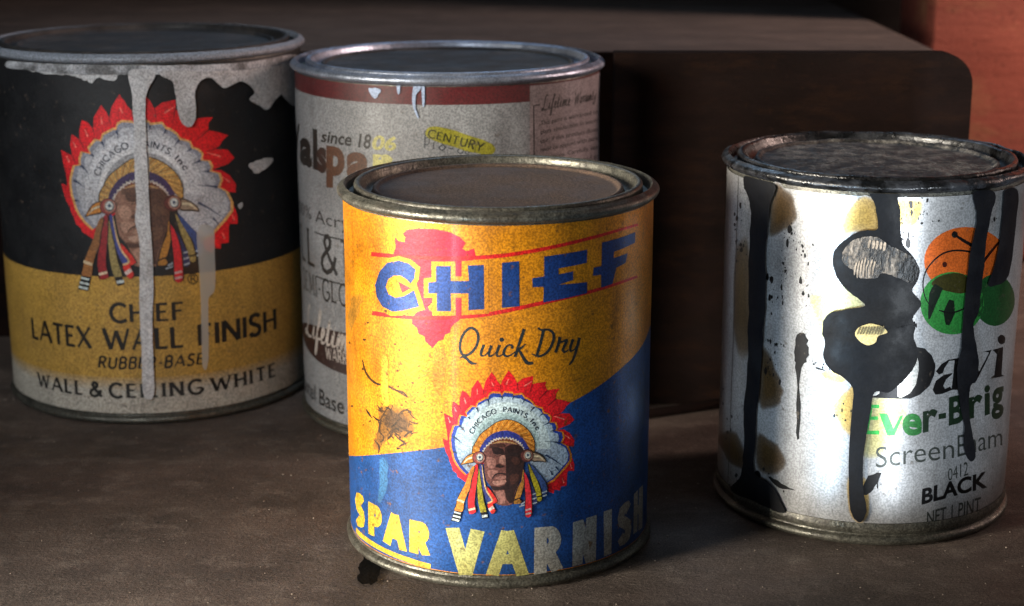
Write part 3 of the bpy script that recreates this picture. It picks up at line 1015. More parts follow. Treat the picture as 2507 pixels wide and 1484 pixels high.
P = Print(f, QD)
INKD = lin('#22282a')
for pts, ww in (
        ([(490, 100), (560, 150), (592, 250), (570, 380), (500, 490), (400, 560), (320, 540), (285, 440), (300, 300), (360, 180), (430, 115), (490, 100)], 44),
        ([(270, 612), (340, 585), (400, 620), (470, 690), (565, 705)], [10, 42, 52, 48, 20]),
        ([(685, 385), (645, 490), (640, 560), (700, 565), (780, 480), (815, 395)], [50, 46, 40, 22, 24, 30]),
        ([(815, 395), (770, 520), (785, 575), (850, 548), (900, 490)], [50, 46, 36, 20, 14]),
        ([(952, 388), (905, 510), (910, 570), (965, 570), (1030, 520)], [50, 46, 36, 22, 16]),
        ([(1160, 450), (1155, 398), (1095, 390), (1035, 460), (1020, 540), (1070, 578), (1150, 548), (1250, 470)], [44, 40, 26, 44, 46, 36, 24, 18]),
        ([(1362, 118), (1290, 330), (1208, 590)], [54, 50, 46]),
        ([(1385, 372), (1320, 430), (1275, 470), (1310, 530), (1360, 620), (1420, 690), (1515, 690)], [18, 36, 40, 46, 54, 60, 46]),
        ([(1685, 140), (1640, 330), (1575, 560)], [54, 50, 46]),
        ([(1590, 95), (1650, 135), (1760, 130), (1840, 180), (1856, 280), (1810, 420), (1720, 530), (1600, 578), (1485, 532)], [26, 36, 36, 44, 48, 46, 42, 36, 14]),
        ([(1962, 255), (1935, 380), (1885, 515)], [54, 50, 46]),
        ([(1945, 345), (2010, 330), (2075, 310), (2040, 400), (2010, 470), (2045, 505), (2110, 465)], [20, 30, 50, 46, 46, 34, 16]),
        ([(2185, 290), (2140, 420), (2140, 485), (2190, 475), (2250, 390), (2290, 270)], [48, 44, 36, 22, 22, 30]),
        ([(2292, 265), (2235, 480), (2180, 640), (2115, 722)], [48, 46, 40, 24])):
    P.strip(pts, ww, INKD, 3)
P.poly(disc(985, 300, 40, 36), INKD, 3)
P.build('script_lettering', M_INK, sheet)

P = Print(f, C1)
LYEL, LOLV, LSIL = lin('#b8962c'), lin('#a09c5c'), lin('#96948c')  # olive and silver put the reflected sheen into the letter colour
P.dz, P.kz = .0009, .985
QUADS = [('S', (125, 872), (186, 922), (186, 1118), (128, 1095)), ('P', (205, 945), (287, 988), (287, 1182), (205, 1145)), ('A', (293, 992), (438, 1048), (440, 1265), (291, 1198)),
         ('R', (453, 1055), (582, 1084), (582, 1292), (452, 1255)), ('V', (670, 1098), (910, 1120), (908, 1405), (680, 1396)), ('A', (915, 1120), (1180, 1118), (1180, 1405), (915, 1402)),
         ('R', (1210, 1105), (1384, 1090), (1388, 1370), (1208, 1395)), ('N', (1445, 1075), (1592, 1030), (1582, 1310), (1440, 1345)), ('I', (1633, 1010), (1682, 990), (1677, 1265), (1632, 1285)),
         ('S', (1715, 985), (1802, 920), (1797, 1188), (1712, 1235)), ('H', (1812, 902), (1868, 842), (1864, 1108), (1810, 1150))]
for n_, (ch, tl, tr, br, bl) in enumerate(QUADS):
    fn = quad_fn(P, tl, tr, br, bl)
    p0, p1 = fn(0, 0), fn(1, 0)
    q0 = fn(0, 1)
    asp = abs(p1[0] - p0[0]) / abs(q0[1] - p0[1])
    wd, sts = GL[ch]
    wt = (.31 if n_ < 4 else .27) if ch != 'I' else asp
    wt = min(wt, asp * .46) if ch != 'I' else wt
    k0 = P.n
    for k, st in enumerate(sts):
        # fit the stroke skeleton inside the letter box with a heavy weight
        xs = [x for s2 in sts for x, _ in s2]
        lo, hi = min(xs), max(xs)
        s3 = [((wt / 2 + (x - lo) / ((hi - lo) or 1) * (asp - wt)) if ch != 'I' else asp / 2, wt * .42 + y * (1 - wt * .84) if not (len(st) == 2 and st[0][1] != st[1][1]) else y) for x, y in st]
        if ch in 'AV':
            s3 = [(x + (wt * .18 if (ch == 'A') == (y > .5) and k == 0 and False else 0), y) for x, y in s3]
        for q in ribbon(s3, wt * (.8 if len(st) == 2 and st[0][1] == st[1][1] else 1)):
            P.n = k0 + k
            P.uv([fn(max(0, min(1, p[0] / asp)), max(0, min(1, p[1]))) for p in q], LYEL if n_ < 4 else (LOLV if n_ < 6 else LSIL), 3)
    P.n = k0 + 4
P.poly([(130, 1105), (200, 1170), (300, 1230), (450, 1290), (582, 1330), (582, 1362), (440, 1320), (290, 1255), (190, 1195), (130, 1140)], LYEL, 3)
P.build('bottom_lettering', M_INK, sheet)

P = Print(f, E_)
emblem_art(P)
P.build('portrait_emblem', M_INK, sheet)

P = Print(f, C1)                                          # faded handwriting and scuffs
SCR = lin('#3c2812')
for pts in ([(168, 75), (195, 160), (250, 215), (340, 240), (440, 300)], [(345, 252), (410, 268), (445, 300)], [(330, 350), (290, 420), (270, 500), (300, 540)], [(350, 380), (400, 430), (470, 470)],
            [(300, 470), (360, 440), (420, 380), (470, 390)], [(330, 520), (370, 480), (430, 500), (475, 525)], [(240, 560), (270, 600), (262, 640)], [(380, 400), (360, 470), (340, 540)],
            [(420, 420), (450, 460), (430, 500)], [(270, 440), (330, 400), (350, 360)]):
    P.strip(pts, [5] + [13] * (len(pts) - 2) + [5], SCR, 3)
P.soft([(270, 360), (340, 340), (430, 370), (480, 420), (470, 530), (400, 545), (330, 530), (290, 600), (245, 620), (235, 560), (265, 480)], lin('#6e4a1a'), YEL, 2, rag=26, seed=4, freq=.03)
P.soft([(330, 380), (420, 400), (450, 470), (400, 510), (330, 500), (300, 440)], lin('#46301a'), lin('#6e4a1a'), 3, rag=22, seed=5, freq=.04)
P.soft([(90, -300), (180, -310), (150, -220), (110, -150), (90, -100)], lin('#96681c'), YEL, 2, rag=20, seed=7, freq=.03)
P.soft([(560, -250), (640, -280), (720, -240), (660, -190)], lin('#9a6c1e'), YEL, 2, rag=20, seed=8, freq=.03)
P.soft([(600, 20), (665, 0), (690, 90), (660, 200), (620, 330), (600, 200)], lin('#a5721a'), YEL, 2, rag=18, seed=9, freq=.03)
random.seed(8)
for i in range(40):
    x, y = random.gauss(365, 60), random.gauss(450, 62)
    a_ = random.choice((-.9, .5, .8, -.6)) + random.uniform(-.3, .3)
    l_ = random.uniform(12, 40)
    dx_, dy_ = math.cos(a_) * l_, math.sin(a_) * l_
    P.strip([(x - dx_, y - dy_), (x + random.uniform(-9, 9), y + random.uniform(-9, 9)), (x + dx_, y + dy_)], [3, random.uniform(7, 15), 3], SCR if i % 3 else lin('#241808'), 3)
for i in range(90):
    x, y = random.gauss(360, 70), random.gauss(450, 60)
    if i > 50:
        x, y = random.uniform(90, 700), random.uniform(-300, 640)
    s = random.uniform(2, 7)
    P.poly(ragged(disc(x, y, s * random.uniform(.6, 1.6), s, 7), 1.5, True, 1, i, .3), SCR, 4)
P.build('faded_handwriting', M_INK, sheet)

P = Print(f, C1)  # paler streaks laid over the yellow and the blue
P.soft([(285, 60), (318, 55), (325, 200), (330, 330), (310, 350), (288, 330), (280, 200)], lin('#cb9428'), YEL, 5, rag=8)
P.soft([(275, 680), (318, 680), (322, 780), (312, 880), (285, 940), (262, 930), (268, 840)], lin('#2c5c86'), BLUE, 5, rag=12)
P.build('pale_streak', M_INK, sheet)

# ------------------------------------------------------------------ left can: black, yellow and cream latex label
f = LEFT
zy = f.uz(*L2(920, 392))[1]
zw = f.uz(*L2(930, 1120))[1]
BK, YW, CR = lin('#141517'), lin('#a3803a'), lin('#a39e92')
zmid = zw
bands = [(zw - .0022 + i * .0011, tuple(CR[j] + (YW[j] - CR[j]) * (i + 1) / 5 for j in range(3)) + (1,)) for i in range(4)]
sheet = label_sheet(f, .0040, f.h - .0036, CR, M_INK_L, bands + [(zw + .0022, YW), (zy, BK)])
P = Print(f, L2)
TXT = lin('#131211')


def band_text(P, polys, xl, xr, ybase, ytop, col=TXT, layer=2):
    """lettering that follows the can: ends and height read where they stand on the wall"""
    u0, u1 = P.at(xl)[0], P.at(xr)[0]
    z0, z1 = P.at(ybase)[1], P.at(ytop)[1]
    P.tris(polys, col, layer, band_fn(u0, u1, z0, z1))


band_text(P, strokes('CHIEF', .19, 0, .2)[0], (748, 660), (1242, 640), (990, 697), (990, 575))
for wd, xl, xr in (('LATEX', (218, 760), (612, 820)), ('WALL', (706, 830), (1240, 830)), ('FINISH', (1347, 790), (1872, 700))):
    band_text(P, strokes(wd, .2, 0, .17)[0], xl, xr, (975, 886), (975, 742))
band_text(P, strokes('RUBBER-BASE', .2, 0, .22, .18)[0], (666, 1000), (1372, 960), (960, 1014), (960, 938))
for wd, xl, xr in (('WALL', (260, 1100), (556, 1150)), ('&', (608, 1165), (690, 1165)), ('CEILING', (742, 1170), (1370, 1140)), ('WHITE', (1434, 1110), (1866, 1020))):
    band_text(P, strokes(wd, .21, .15, .3)[0], xl, xr, (950, 1212), (950, 1118))
P.build('black_lettering', M_INK_L, sheet)
P = Print(f, L2)
P.strip([(1307 + 34 * math.cos(i * .3142), 405 + 34 * math.sin(i * .3142)) for i in range(20)] + [(1341, 405)], 8, TXT, 2, False)
P.tris(strokes('R', .2)[0], TXT, 2, quad_fn(P, (1292, 385), (1324, 383), (1324, 424), (1292, 426)))
P.build('registered_mark', M_INK_L, sheet)


class Placed(Print):
    """a print whose drawing is moved from the front can's emblem to this wall"""
    def __init__(s, can, src, box, dst):
        super().__init__(can, None)
        s.src, s.box, s.dst = src, box, dst

    def at(s, p):
        u, z = s.src.uz(*E_(*p))
        (a0, b0, a1, b1), (c0, d0, c1, d1) = s.box, s.dst
        return (c0 + (u - a0) / (a1 - a0) * (c1 - c0), d0 + (z - b0) / (b1 - b0) * (d1 - d0))


ul, ur = FRONT.uz(*E_(85, 1265))[0], FRONT.uz(*E_(2375, 1290))[0]
zt, zb = FRONT.uz(*E_(1230, 80))[1], FRONT.uz(*E_(310, 2715))[1]
dl, dr = f.uz(*L1(362, 930))[0], f.uz(*L1(1432, 1150))[0]
ztt, zbb = f.uz(*L1(840, 560))[1], f.uz(*L2(800, 497))[1]
P = Placed(f, FRONT, (ul, zb, ur, zt), (dl, zbb, dr, ztt))
emblem_art(P, 1)
P.build('portrait_emblem', M_INK_L, sheet)

# white paint on the left can
drip(f, L1, [(985, 425), (975, 460), (1040, 490), (1058, 560), (1085, 715), (1130, 765), (1172, 745), (1184, 690), (1176, 560), (1212, 490), (1262, 470), (1310, 500), (1350, 532), (1400, 515), (1450, 492),
             (1500, 520), (1530, 560), (1500, 600), (1560, 640), (1600, 665), (1640, 620), (1685, 570), (1710, 600), (1770, 640), (1790, 540), (1770, 380), (1650, 400), (1450, 425), (1200, 430)],
     M_WHITE, 'white_drip', .0011, .0016, 6, 2)
drip(f, L1, [(60, 370), (60, 412), (200, 428), (380, 446), (520, 452), (700, 452), (950, 452), (1010, 462), (1250, 445), (1500, 440), (1640, 430), (1780, 400), (1780, 330), (1500, 375), (1250, 390), (1000, 395), (700, 395), (400, 390), (200, 380)],
     plain('grimy_white_paint', '#a3a5a8', .45, dirt='#3c3a38', dfac=.85, grain=.35, scale=70, blo=.46, bhi=.62), 'white_apron', .0006, .0008, 4, 12)
long_l = [L1(785, 430), L1(800, 560), L1(810, 700), L1(815, 900), L1(820, 1050), L1(832, 1250), L2(918, 0), L2(945, 150), L2(950, 400), L2(952, 600), L2(962, 900), L2(972, 1170)]
long_r = [L1(940, 430), L1(898, 540), L1(882, 620), L1(887, 800), L1(892, 950), L1(905, 1200), L2(1018, 0), L2(1026, 100), L2(1036, 300), L2(1040, 420), L2(1034, 700), L2(1040, 900), L2(1044, 1180)]
drip(f, lambda x, y: (x, y), long_l + [L2(1008, 1215)] + long_r[::-1], M_WHITE, 'white_drip', .0010, .0016, 3, 5)
drip(f, L1, [(1505, 1000), (1560, 972), (1645, 958), (1632, 1000), (1560, 1050), (1525, 1035)], M_WHITE, 'white_spot', .0003, .0008, 8, 3, freq=.05)
drip(f, L1, [(1440, 1240), (1465, 1228), (1468, 1250), (1450, 1268)], M_WHITE, 'white_spot', .0003, .0006, 3, 4)
drip(f, L1, [(180, 405), (420, 425), (690, 435), (720, 455), (680, 490), (600, 470), (560, 500), (480, 470), (420, 455), (300, 450), (190, 430)], M_WHITE, 'white_smear', .0003, .0006, 10, 7, freq=.05)
P = Print(f, L2)
P.poly([(1335, 60), (1345, 300), (1360, 600), (1366, 900), (1375, 1010), (1400, 1010), (1412, 900), (1410, 620), (1415, 530), (1455, 470), (1452, 250), (1440, 60)], (1, 1, 1, 1), 34, 4, rag=3)
P.poly([(930, -420), (1010, -420), (1000, -200), (940, -200)], (1, 1, 1, 1), 34, 4, rag=8)
P.build('thin_white_drip', M_FILM, f.o)

# ------------------------------------------------------------------ middle can: grey white label with dark red band
f = MID
zr = f.uz(*MM(1060, 486))[1]
WH = lin('#76787b')
sheet = label_sheet(f, .0040, f.h - .0036, WH, M_INK_M, [(zr, lin('#4a1216'))])
PAN = lin('#85797a')
P = Print(f, MM)
u0 = f.uz(*MM(1615, 420))[0]
P.uv([(u0, f.h - .0042), (u0, .006), (u0 + .055, .006), (u0 + .055, f.h - .0042)], PAN, 1)
P.build('text_panel', M_INK_M, sheet)

P = Print(f, MM)
DKB = lin('#191512')
BR, OR_, YG = lin('#4a2c18'), lin('#8a3c1c'), lin('#9c9858')
P.tris(sans('since 18', .02, .18)[0], DKB, 2, quad_fn(P, (246, 650), (575, 678), (575, 778), (246, 728)))
P.tris(sans('06', .03, .18)[0], YG, 2, quad_fn(P, (580, 680), (738, 692), (738, 790), (580, 780)))
for ch, col, q in (('V', DKB, ((70, 600), (110, 612), (112, 800), (72, 790))), ('a', DKB, ((112, 690), (190, 720), (190, 905), (112, 870))), ('l', DKB, ((194, 640), (224, 645), (226, 915), (196, 905))),
                   ('s', lin('#2c1a12'), ((222, 760), (282, 765), (284, 940), (224, 925))), ('p', BR, ((282, 750), (402, 765), (402, 1035), (282, 1025))),
                   ('a', BR, ((412, 790), (568, 800), (568, 985), (412, 975))), ('r', YG, ((585, 805), (718, 812), (718, 995), (585, 990)))):
    P.tris(sans(ch, .05)[0], col, 2, quad_fn(P, *q))
P.build('brand_lettering', M_INK_M, sheet)

P = Print(f, M2)
TX = lin('#1c1a1a')


def vis(P, polys, xl, xr, zpt, zh, layer=2, col=TX):
    u0, u1 = P.at(xl)[0], P.at(xr)[0]
    z0 = P.at(zpt)[1]
    P.tris(polys, col, layer, band_fn(u0, u1, z0, z0 + zh))


vis(P, sans('100% Acrylic', 0)[0], (20, 220), (430, 320), (262, 303), .0056)
vis(P, strokes('LL', .13, .12, .26)[0], (36, 470), (108, 500), (225, 545), .0125)
vis(P, strokes('&', .13)[0], (146, 520), (238, 545), (225, 545), .0125)
vis(P, strokes('TRIM', .13, .12, .26)[0], (262, 560), (470, 600), (225, 545), .0125)
vis(P, strokes('SEMI-GLOSS', .13, .1, .24)[0], (44, 640), (420, 740), (270, 722), .0072)
for pt in ((270, 348), (280, 608)):
    z0 = P.at(pt)[1]
    P.uv([(-.052, z0), (.02, z0), (.02, z0 + .0005), (-.052, z0 + .0005)], TX, 2)
P.build('serif_lettering', M_INK_M, sheet)
# dark oval with white script
P = Print(f, M2)
zo0, zo1 = P.at((280, 890))[1], P.at((280, 1112))[1]
uc = P.at((60, 900))[0] + .040
P.uv([(uc + .050 * math.cos(i * math.pi / 24), (zo0 + zo1) / 2 + (zo0 - zo1) / 2 * 1.12 * math.sin(i * math.pi / 24)) for i in range(48)], lin('#2a1614'), 2)
P.build('dark_oval', M_INK_M, sheet)
WTX = lin('#a39c96')
SCRIPT = {   # drawn script letters: advance, strokes in a 1-high box
    'L': (.75, [[(.55, .9), (.4, 1), (.3, .8), (.25, .3), (.12, .02), (0, .1), (.12, .16), (.4, .02), (.7, .08)]]),
    'i': (.28, [[(0, .1), (.12, .48), (.1, .08), (.26, .1)], [(.15, .62), (.17, .68)]]),
    'f': (.34, [[(0, .1), (.22, .6), (.3, .95), (.2, .95), (.1, .3), (.02, -.35), (.12, -.3), (.16, .08), (.34, .12)]]),
    'e': (.32, [[(0, .12), (.18, .28), (.2, .46), (.1, .46), (.06, .2), (.14, .04), (.32, .12)]]),
    't': (.3, [[(0, .1), (.16, .8), (.1, .1), (.28, .1)], [(.02, .56), (.28, .6)]]),
    'm': (.62, [[(0, .1), (.1, .48), (.08, .05), (.2, .45), (.28, .42), (.26, .05), (.38, .45), (.46, .42), (.44, .08), (.62, .12)]]),
    'W': (.8, [[(.05, .95), (.12, .5), (.15, .02), (.42, .8), (.45, .02), (.8, .98)]]),
    'a': (.36, [[(.26, .42), (.12, .46), (.02, .22), (.1, .05), (.24, .3), (.26, .46), (.24, .08), (.36, .12)]]),
    'r': (.3, [[(0, .1), (.1, .52), (.2, .44), (.18, .08), (.3, .12)]]),
    'n': (.42, [[(0, .1), (.1, .48), (.08, .05), (.2, .45), (.28, .4), (.26, .08), (.42, .12)]]),
    'y': (.36, [[(0, .4), (.06, .12), (.2, .2), (.28, .46), (.2, -.2), (.06, -.35), (.02, -.2), (.36, .12)]]),
    ' ': (.3, []),
}


def script(word, wt):
    x, out = 0, []
    for ch in word:
        adv, sts = SCRIPT[ch]
        for k, st in enumerate(sts):
            for q in ribbon(st, [wt * .5] + [wt] * (len(st) - 2) + [wt * .5], True, 4):
                out.append((k, [(x + p[0] + .2 * p[1], p[1]) for p in q]))
        x += adv
    return [(k, [(p[0] / x, p[1]) for p in q]) for k, q in out], x


P = Print(f, M2)
vis(P, script('Lifetime', .1)[0], (56, 900), (345, 960), (232, 978), .0115, 3, WTX)
vis(P, strokes('WARRANTY', .16, 0, .2)[0], (170, 1020), (440, 1090), (262, 1058), .0042, 3, WTX)
P.build('white_script', M_INK_M, sheet)
P = Print(f, M2)
vis(P, sans('Pastel Base', .012)[0], (48, 1200), (276, 1330), (262, 1348), .0058)
P.build('base_lettering', M_INK_M, sheet)

P = Print(f, MM)
P.poly([(936, 690), (940, 645), (985, 625), (1100, 648), (1200, 680), (1300, 712), (1370, 745), (1388, 785), (1350, 815), (1290, 806), (1190, 785), (1100, 758), (1000, 725)], lin('#7c7820'), 3, 3, rag=3)
o = P.build('sticker', M_INK_M, sheet)
P = Print(f, MM)
P.tris(strokes('CENTURY', .17, .06, .2)[0], lin('#2c2c10'), 4, quad_fn(P, (955, 645), (1318, 735), (1300, 790), (945, 695)))
for pts in ([(930, 655), (925, 770)], [(928, 705), (955, 700), (950, 740), (926, 745)], [(985, 730), (982, 775)], [(1045, 745), (1020, 765), (1040, 782), (1060, 765), (1045, 745)],
            [(1080, 768), (1115, 775)], [(1160, 770), (1140, 790), (1165, 805), (1180, 785), (1160, 770)], [(1200, 780), (1190, 800), (1212, 806), (1215, 790), (1200, 780)]):
    P.strip(pts, 7, lin('#2c3038'), 2)
P.build('stamped_lettering', M_INK_M, sheet)
P = Print(f, MM)
P.tris(script('Lifetime', .1)[0], TX, 3, quad_fn(P, (1690, 425), (1880, 400), (1880, 490), (1690, 525)))
P.tris(script('Warranty', .1)[0], TX, 3, quad_fn(P, (1905, 400), (2050, 370), (2050, 450), (1905, 486)))
P.strip([(1680, 484), (1640, 490), (1640, 600), (1642, 860), (1644, 1100)], 7, TX, 3, False)
LINES = ['This paint is warranted to', 'plete satisfaction in norm', 'use. If this product does', 'must be applied with care', 'conditions. Carefully use', 'for surfaces like wood tr']
for i, t in enumerate(LINES):
    y = 590 + i * 58
    P.tris(sans(t, .006)[0], TX, 3, quad_fn(P, (1685, y), (2062, y - 78), (2062, y - 40), (1685, y + 38)))
P.build('panel_lettering', M_INK_M, sheet)
M_BLUEW = plain('bluish_white_paint', '#8fa0bd', .35, dfac=.3)
drip(f, MM, [(862, 330), (905, 318), (900, 380), (870, 420), (868, 500), (888, 570), (876, 560), (850, 490), (846, 410)], M_BLUEW, 'thin_drip', .0003, .0004, 2, 3)
drip(f, MM, [(905, 320), (925, 330), (925, 480), (912, 480)], M_BLUEW, 'thin_drip', .0003, .0004, 2, 6)
drip(f, MM, [(745, 310), (768, 315), (766, 400), (750, 405)], M_BLUEW, 'thin_drip', .0003, .0005, 2, 8)
drip(f, MM, [(560, 375), (635, 380), (630, 410), (605, 440), (585, 430)], M_BLUEW, 'thin_smear', .0002, .0005, 6, 9, freq=.06)

# ------------------------------------------------------------------ right can: stained white label with black runs
f = RIGHT
sheet = label_sheet(f, .0068, f.h - .0044, lin('#9a9a9a'), M_INK_R)
lathe('bottom_band', [(f.r + .0001, .0036), (f.r + .0004, .0042), (f.r + .0004, .0056), (f.r + .0001, .0067)], M_TIN, f.o)
P = Print(f, R1)
LBASE = lin('#9a9a9a')
ST1, ST2, ST3 = lin('#a28444'), lin('#4a3820'), lin('#a09868')
P.soft([(1040, 530), (1110, 515), (1180, 580), (1190, 735), (1050, 738), (950, 752), (932, 690), (970, 610)], ST1, LBASE, 1, rag=10, seed=2)
P.soft([(500, 440), (590, 480), (640, 560), (650, 650), (590, 720), (470, 760)], ST2, LBASE, 1, rag=12, seed=3)
P.soft([(1290, 540), (1400, 530), (1450, 570), (1420, 680), (1350, 730), (1290, 660)], lin('#9c8444'), LBASE, 1, rag=16, seed=4)
P.soft([(735, 1150), (830, 1140), (900, 1080), (1000, 1100), (1090, 1210), (880, 1270), (840, 1400), (810, 1430), (780, 1330)], ST3, LBASE, 1, rag=12, seed=5)
P.px = R2
P.soft([(915, 365), (870, 395), (822, 440), (785, 490), (812, 560), (850, 620), (900, 650), (930, 500)], ST1, LBASE, 1, rag=9, seed=6)
P.soft([(720, 295), (790, 285), (870, 335), (790, 352)], ST1, LBASE, 1, rag=8, seed=7)
P.soft([(1000, 430), (1180, 440), (1210, 520), (1190, 620), (1110, 700), (1060, 780), (960, 760), (960, 560)], ST3, LBASE, 1, rag=14, seed=8)
P.soft([(350, 640), (450, 690), (520, 790), (480, 880), (360, 860)], ST2, LBASE, 1, rag=16, seed=9)
P.soft([(380, 120), (480, 330), (500, 440), (430, 500), (360, 460)], ST2, LBASE, 1, rag=20, seed=10)
P.soft([(878, 900), (885, 1090), (930, 1155), (970, 1155), (1000, 1100), (1000, 1000), (980, 900)], ST1, LBASE, 1, rag=4, seed=11)
P.soft([(130, 650), (230, 640), (300, 800), (280, 860), (180, 790)], ST2, LBASE, 1, rag=18, seed=12)
P.px = R1
P.soft([(250, 900), (340, 820), (360, 1480), (255, 1480)], lin('#5c4a30'), LBASE, 1, rag=14, seed=13)
P.build('yellow_stain', M_INK_R, sheet)
P = Print(f, R1)
us = f.uz(*R1(256, 900))[0]
P.uv([(us, .0072), (us + .0005, .0072), (us + .0005, f.h - .0046), (us, f.h - .0046)], lin('#3a3632'), 2)
P.build('side_seam', M_INK_R, f.o)

P = Print(f, R1)
P.poly(disc(1735, 930, 270, 218, 40), lin('#c25a1e'), 2)
P.poly(disc(1645, 1200, 205, 200, 36), lin('#2c7a34'), 3)
P.poly(disc(1915, 1180, 130, 165, 36), lin('#1c4a24'), 3)
P.poly([(1512, 1080), (1560, 1030), (1640, 1008), (1720, 1015), (1760, 1060), (1790, 1000), (1740, 1130), (1600, 1120)], lin('#33300e'), 4, 3)
P.build('fruit_shapes', M_INK_R, sheet)
P = Print(f, R1)
P.strip([(1495, 1300), (1530, 1150), (1560, 1090)], [10, 70, 60], lin('#0e1a10'), 5)
P.strip([(1640, 1180), (1625, 1260), (1615, 1340)], [30, 74, 20], lin('#0e1a10'), 5)
P.strip([(1520, 1240), (1470, 1160), (1458, 1060), (1490, 970), (1570, 890), (1660, 862), (1760, 870)], [5, 7, 8, 9, 10, 11, 12], BLK, 6)
P.poly(disc(1660, 760, 20, 22, 14), BLK, 5)
P.strip([(1665, 765), (1710, 795), (1770, 830)], [12, 20, 22], BLK, 6)
P.poly(disc(1596, 952, 15, 18, 12), lin('#3a1208'), 5)
P.strip([(1840, 940), (1900, 860), (1960, 790)], [16, 16, 10], lin('#2a0e08'), 6)
P.strip([(1560, 1245), (1640, 1262), (1730, 1230)], [8, 10, 8], BLK, 6)
P.build('black_line_art', M_INK_R, sheet)

P = Print(f, DV)
P.poly([(1150, 150), (1260, 170), (1350, 260), (1396, 380), (1382, 500), (1320, 640), (1200, 750), (1080, 800), (900, 802), (600, 785), (700, 680), (800, 150)], BLK, 3)
LW = lin('#aaa8a2')
P.poly([(1155, 240), (1180, 330), (1185, 440), (1150, 620), (1080, 730), (960, 790), (918, 772), (920, 605), (1000, 540), (1080, 450), (1130, 370)], LW, 4)
P.poly([(610, 765), (640, 715), (680, 682), (697, 700), (690, 735), (650, 762)], LW, 4)
P.poly([(1402, 460), (1470, 370), (1560, 315), (1690, 290), (1690, 318), (1570, 328), (1510, 420), (1490, 480), (1440, 500)], BLK, 3)
P.poly([(1360, 690), (1400, 580), (1500, 505), (1612, 478), (1604, 500), (1535, 555), (1495, 640), (1515, 682), (1580, 652), (1610, 690), (1480, 742), (1395, 752)], BLK, 3)
P.poly([(1640, 300), (1760, 285), (1720, 600), (1760, 690), (1600, 692)], BLK, 3)
P.poly([(1828, 262), (1905, 248), (1942, 470), (2068, 222), (1998, 212), (2100, 188), (1900, 600), (1790, 640)], BLK, 3)
P.poly([(2110, 190), (2245, 150), (2225, 500), (2260, 515), (2080, 550), (2135, 505), (2165, 245)], BLK, 3)
P.poly(disc(2225, 60, 50, 60, 16), BLK, 3)
GRN, DG = lin('#2f9440'), lin('#1a2c1c')
P.poly([(560, 875), (690, 875), (690, 920), (605, 918), (590, 1025), (675, 1020), (675, 1066), (580, 1066), (555, 1200), (690, 1200), (690, 1250), (500, 1245)], GRN, 3)
P.poly([(690, 985), (790, 985), (868, 1175), (958, 1010), (992, 1008), (880, 1262), (790, 1262)], GRN, 3)
for ch, col, q in (('e', lin('#24682e'), ((980, 988), (1226, 985), (1226, 1262), (980, 1272))), ('r', DG, ((1236, 960), (1425, 918), (1425, 1188), (1236, 1232))),
                   ('-', DG, ((1436, 995), (1530, 978), (1530, 1045), (1436, 1062))), ('B', DG, ((1566, 790), (1760, 730), (1760, 1100), (1566, 1142))),
                   ('r', DG, ((1815, 790), (1990, 735), (1990, 1010), (1815, 1062))), ('i', DG, ((2012, 640), (2082, 625), (2082, 995), (2012, 1018))), ('g', DG, ((2100, 690), (2250, 640), (2250, 1030), (2100, 1080)))):
    P.tris(sans(ch, .035)[0], col, 3, quad_fn(P, *q))
P.px = R2
GY = lin('#3a3e3a')
P.tris(sans('Screen', -.004)[0], GY, 3, quad_fn(P, (1040, 722), (1492, 668), (1492, 786), (1040, 842)))
P.tris(sans('Enam', -.004)[0], GY, 3, quad_fn(P, (1512, 655), (1768, 604), (1768, 712), (1512, 780)))
P.tris(sans('0412', 0)[0], GY, 3, quad_fn(P, (1455, 850), (1572, 802), (1572, 884), (1457, 918)))
P.tris(sans('BLACK', .035)[0], BLK, 3, quad_fn(P, (1308, 962), (1682, 858), (1682, 955), (1303, 1056)))
P.tris(sans('NET 1 PINT', .01)[0], GY, 3, quad_fn(P, (1335, 1096), (1645, 1008), (1642, 1098), (1333, 1168)))
P.build('printed_lettering', M_INK_R, sheet)

# black paint runs
def px2(fn, pts):
    return [fn(*p) for p in pts]


ID = lambda x, y: (x, y)
main = px2(R1, [(1085, 440), (1120, 500), (1150, 570), (1162, 640), (1162, 722), (1060, 732), (970, 785), (908, 840), (885, 905), (895, 985), (930, 1060), (985, 1120), (1030, 1155), (1085, 1210), (960, 1235), (872, 1255), (830, 1300), (820, 1380)])
main += px2(R2, [(738, 60), (752, 110), (745, 200), (782, 270), (850, 310), (900, 360), (912, 410), (900, 550), (890, 700), (885, 900), (895, 1075), (930, 1140), (962, 1140), (982, 1100), (985, 1050), (968, 960), (966, 800), (985, 650), (1010, 500), (1032, 400),
                 (1110, 400), (1175, 350), (1222, 300), (1265, 230), (1272, 150), (1252, 80), (1268, 0)])
main += px2(R1, [(1410, 1350), (1385, 1290), (1440, 1195), (1385, 1120), (1420, 1040), (1425, 970), (1385, 890), (1318, 800), (1308, 600), (1295, 520), (1330, 440)])
drip(f, ID, main, M_BLACK, 'black_run', .0009, .0013, 2.5, 4, freq=.05)
dl_ = px2(R1, [(330, 385), (362, 560), (370, 650), (356, 900), (355, 1200), (350, 1480)]) + px2(R2, [(310, 300), (290, 500), (290, 700), (275, 880), (215, 965), (350, 1030), (420, 1065), (520, 1095), (500, 1030), (440, 930), (350, 860), (356, 700), (366, 500), (390, 250), (402, 20)])
dl_ += px2(R1, [(448, 1400), (465, 1100), (460, 900), (475, 740), (490, 560), (520, 440)])
drip(f, ID, dl_, M_BLACK, 'black_run', .0007, .0012, 4, 6, freq=.04)
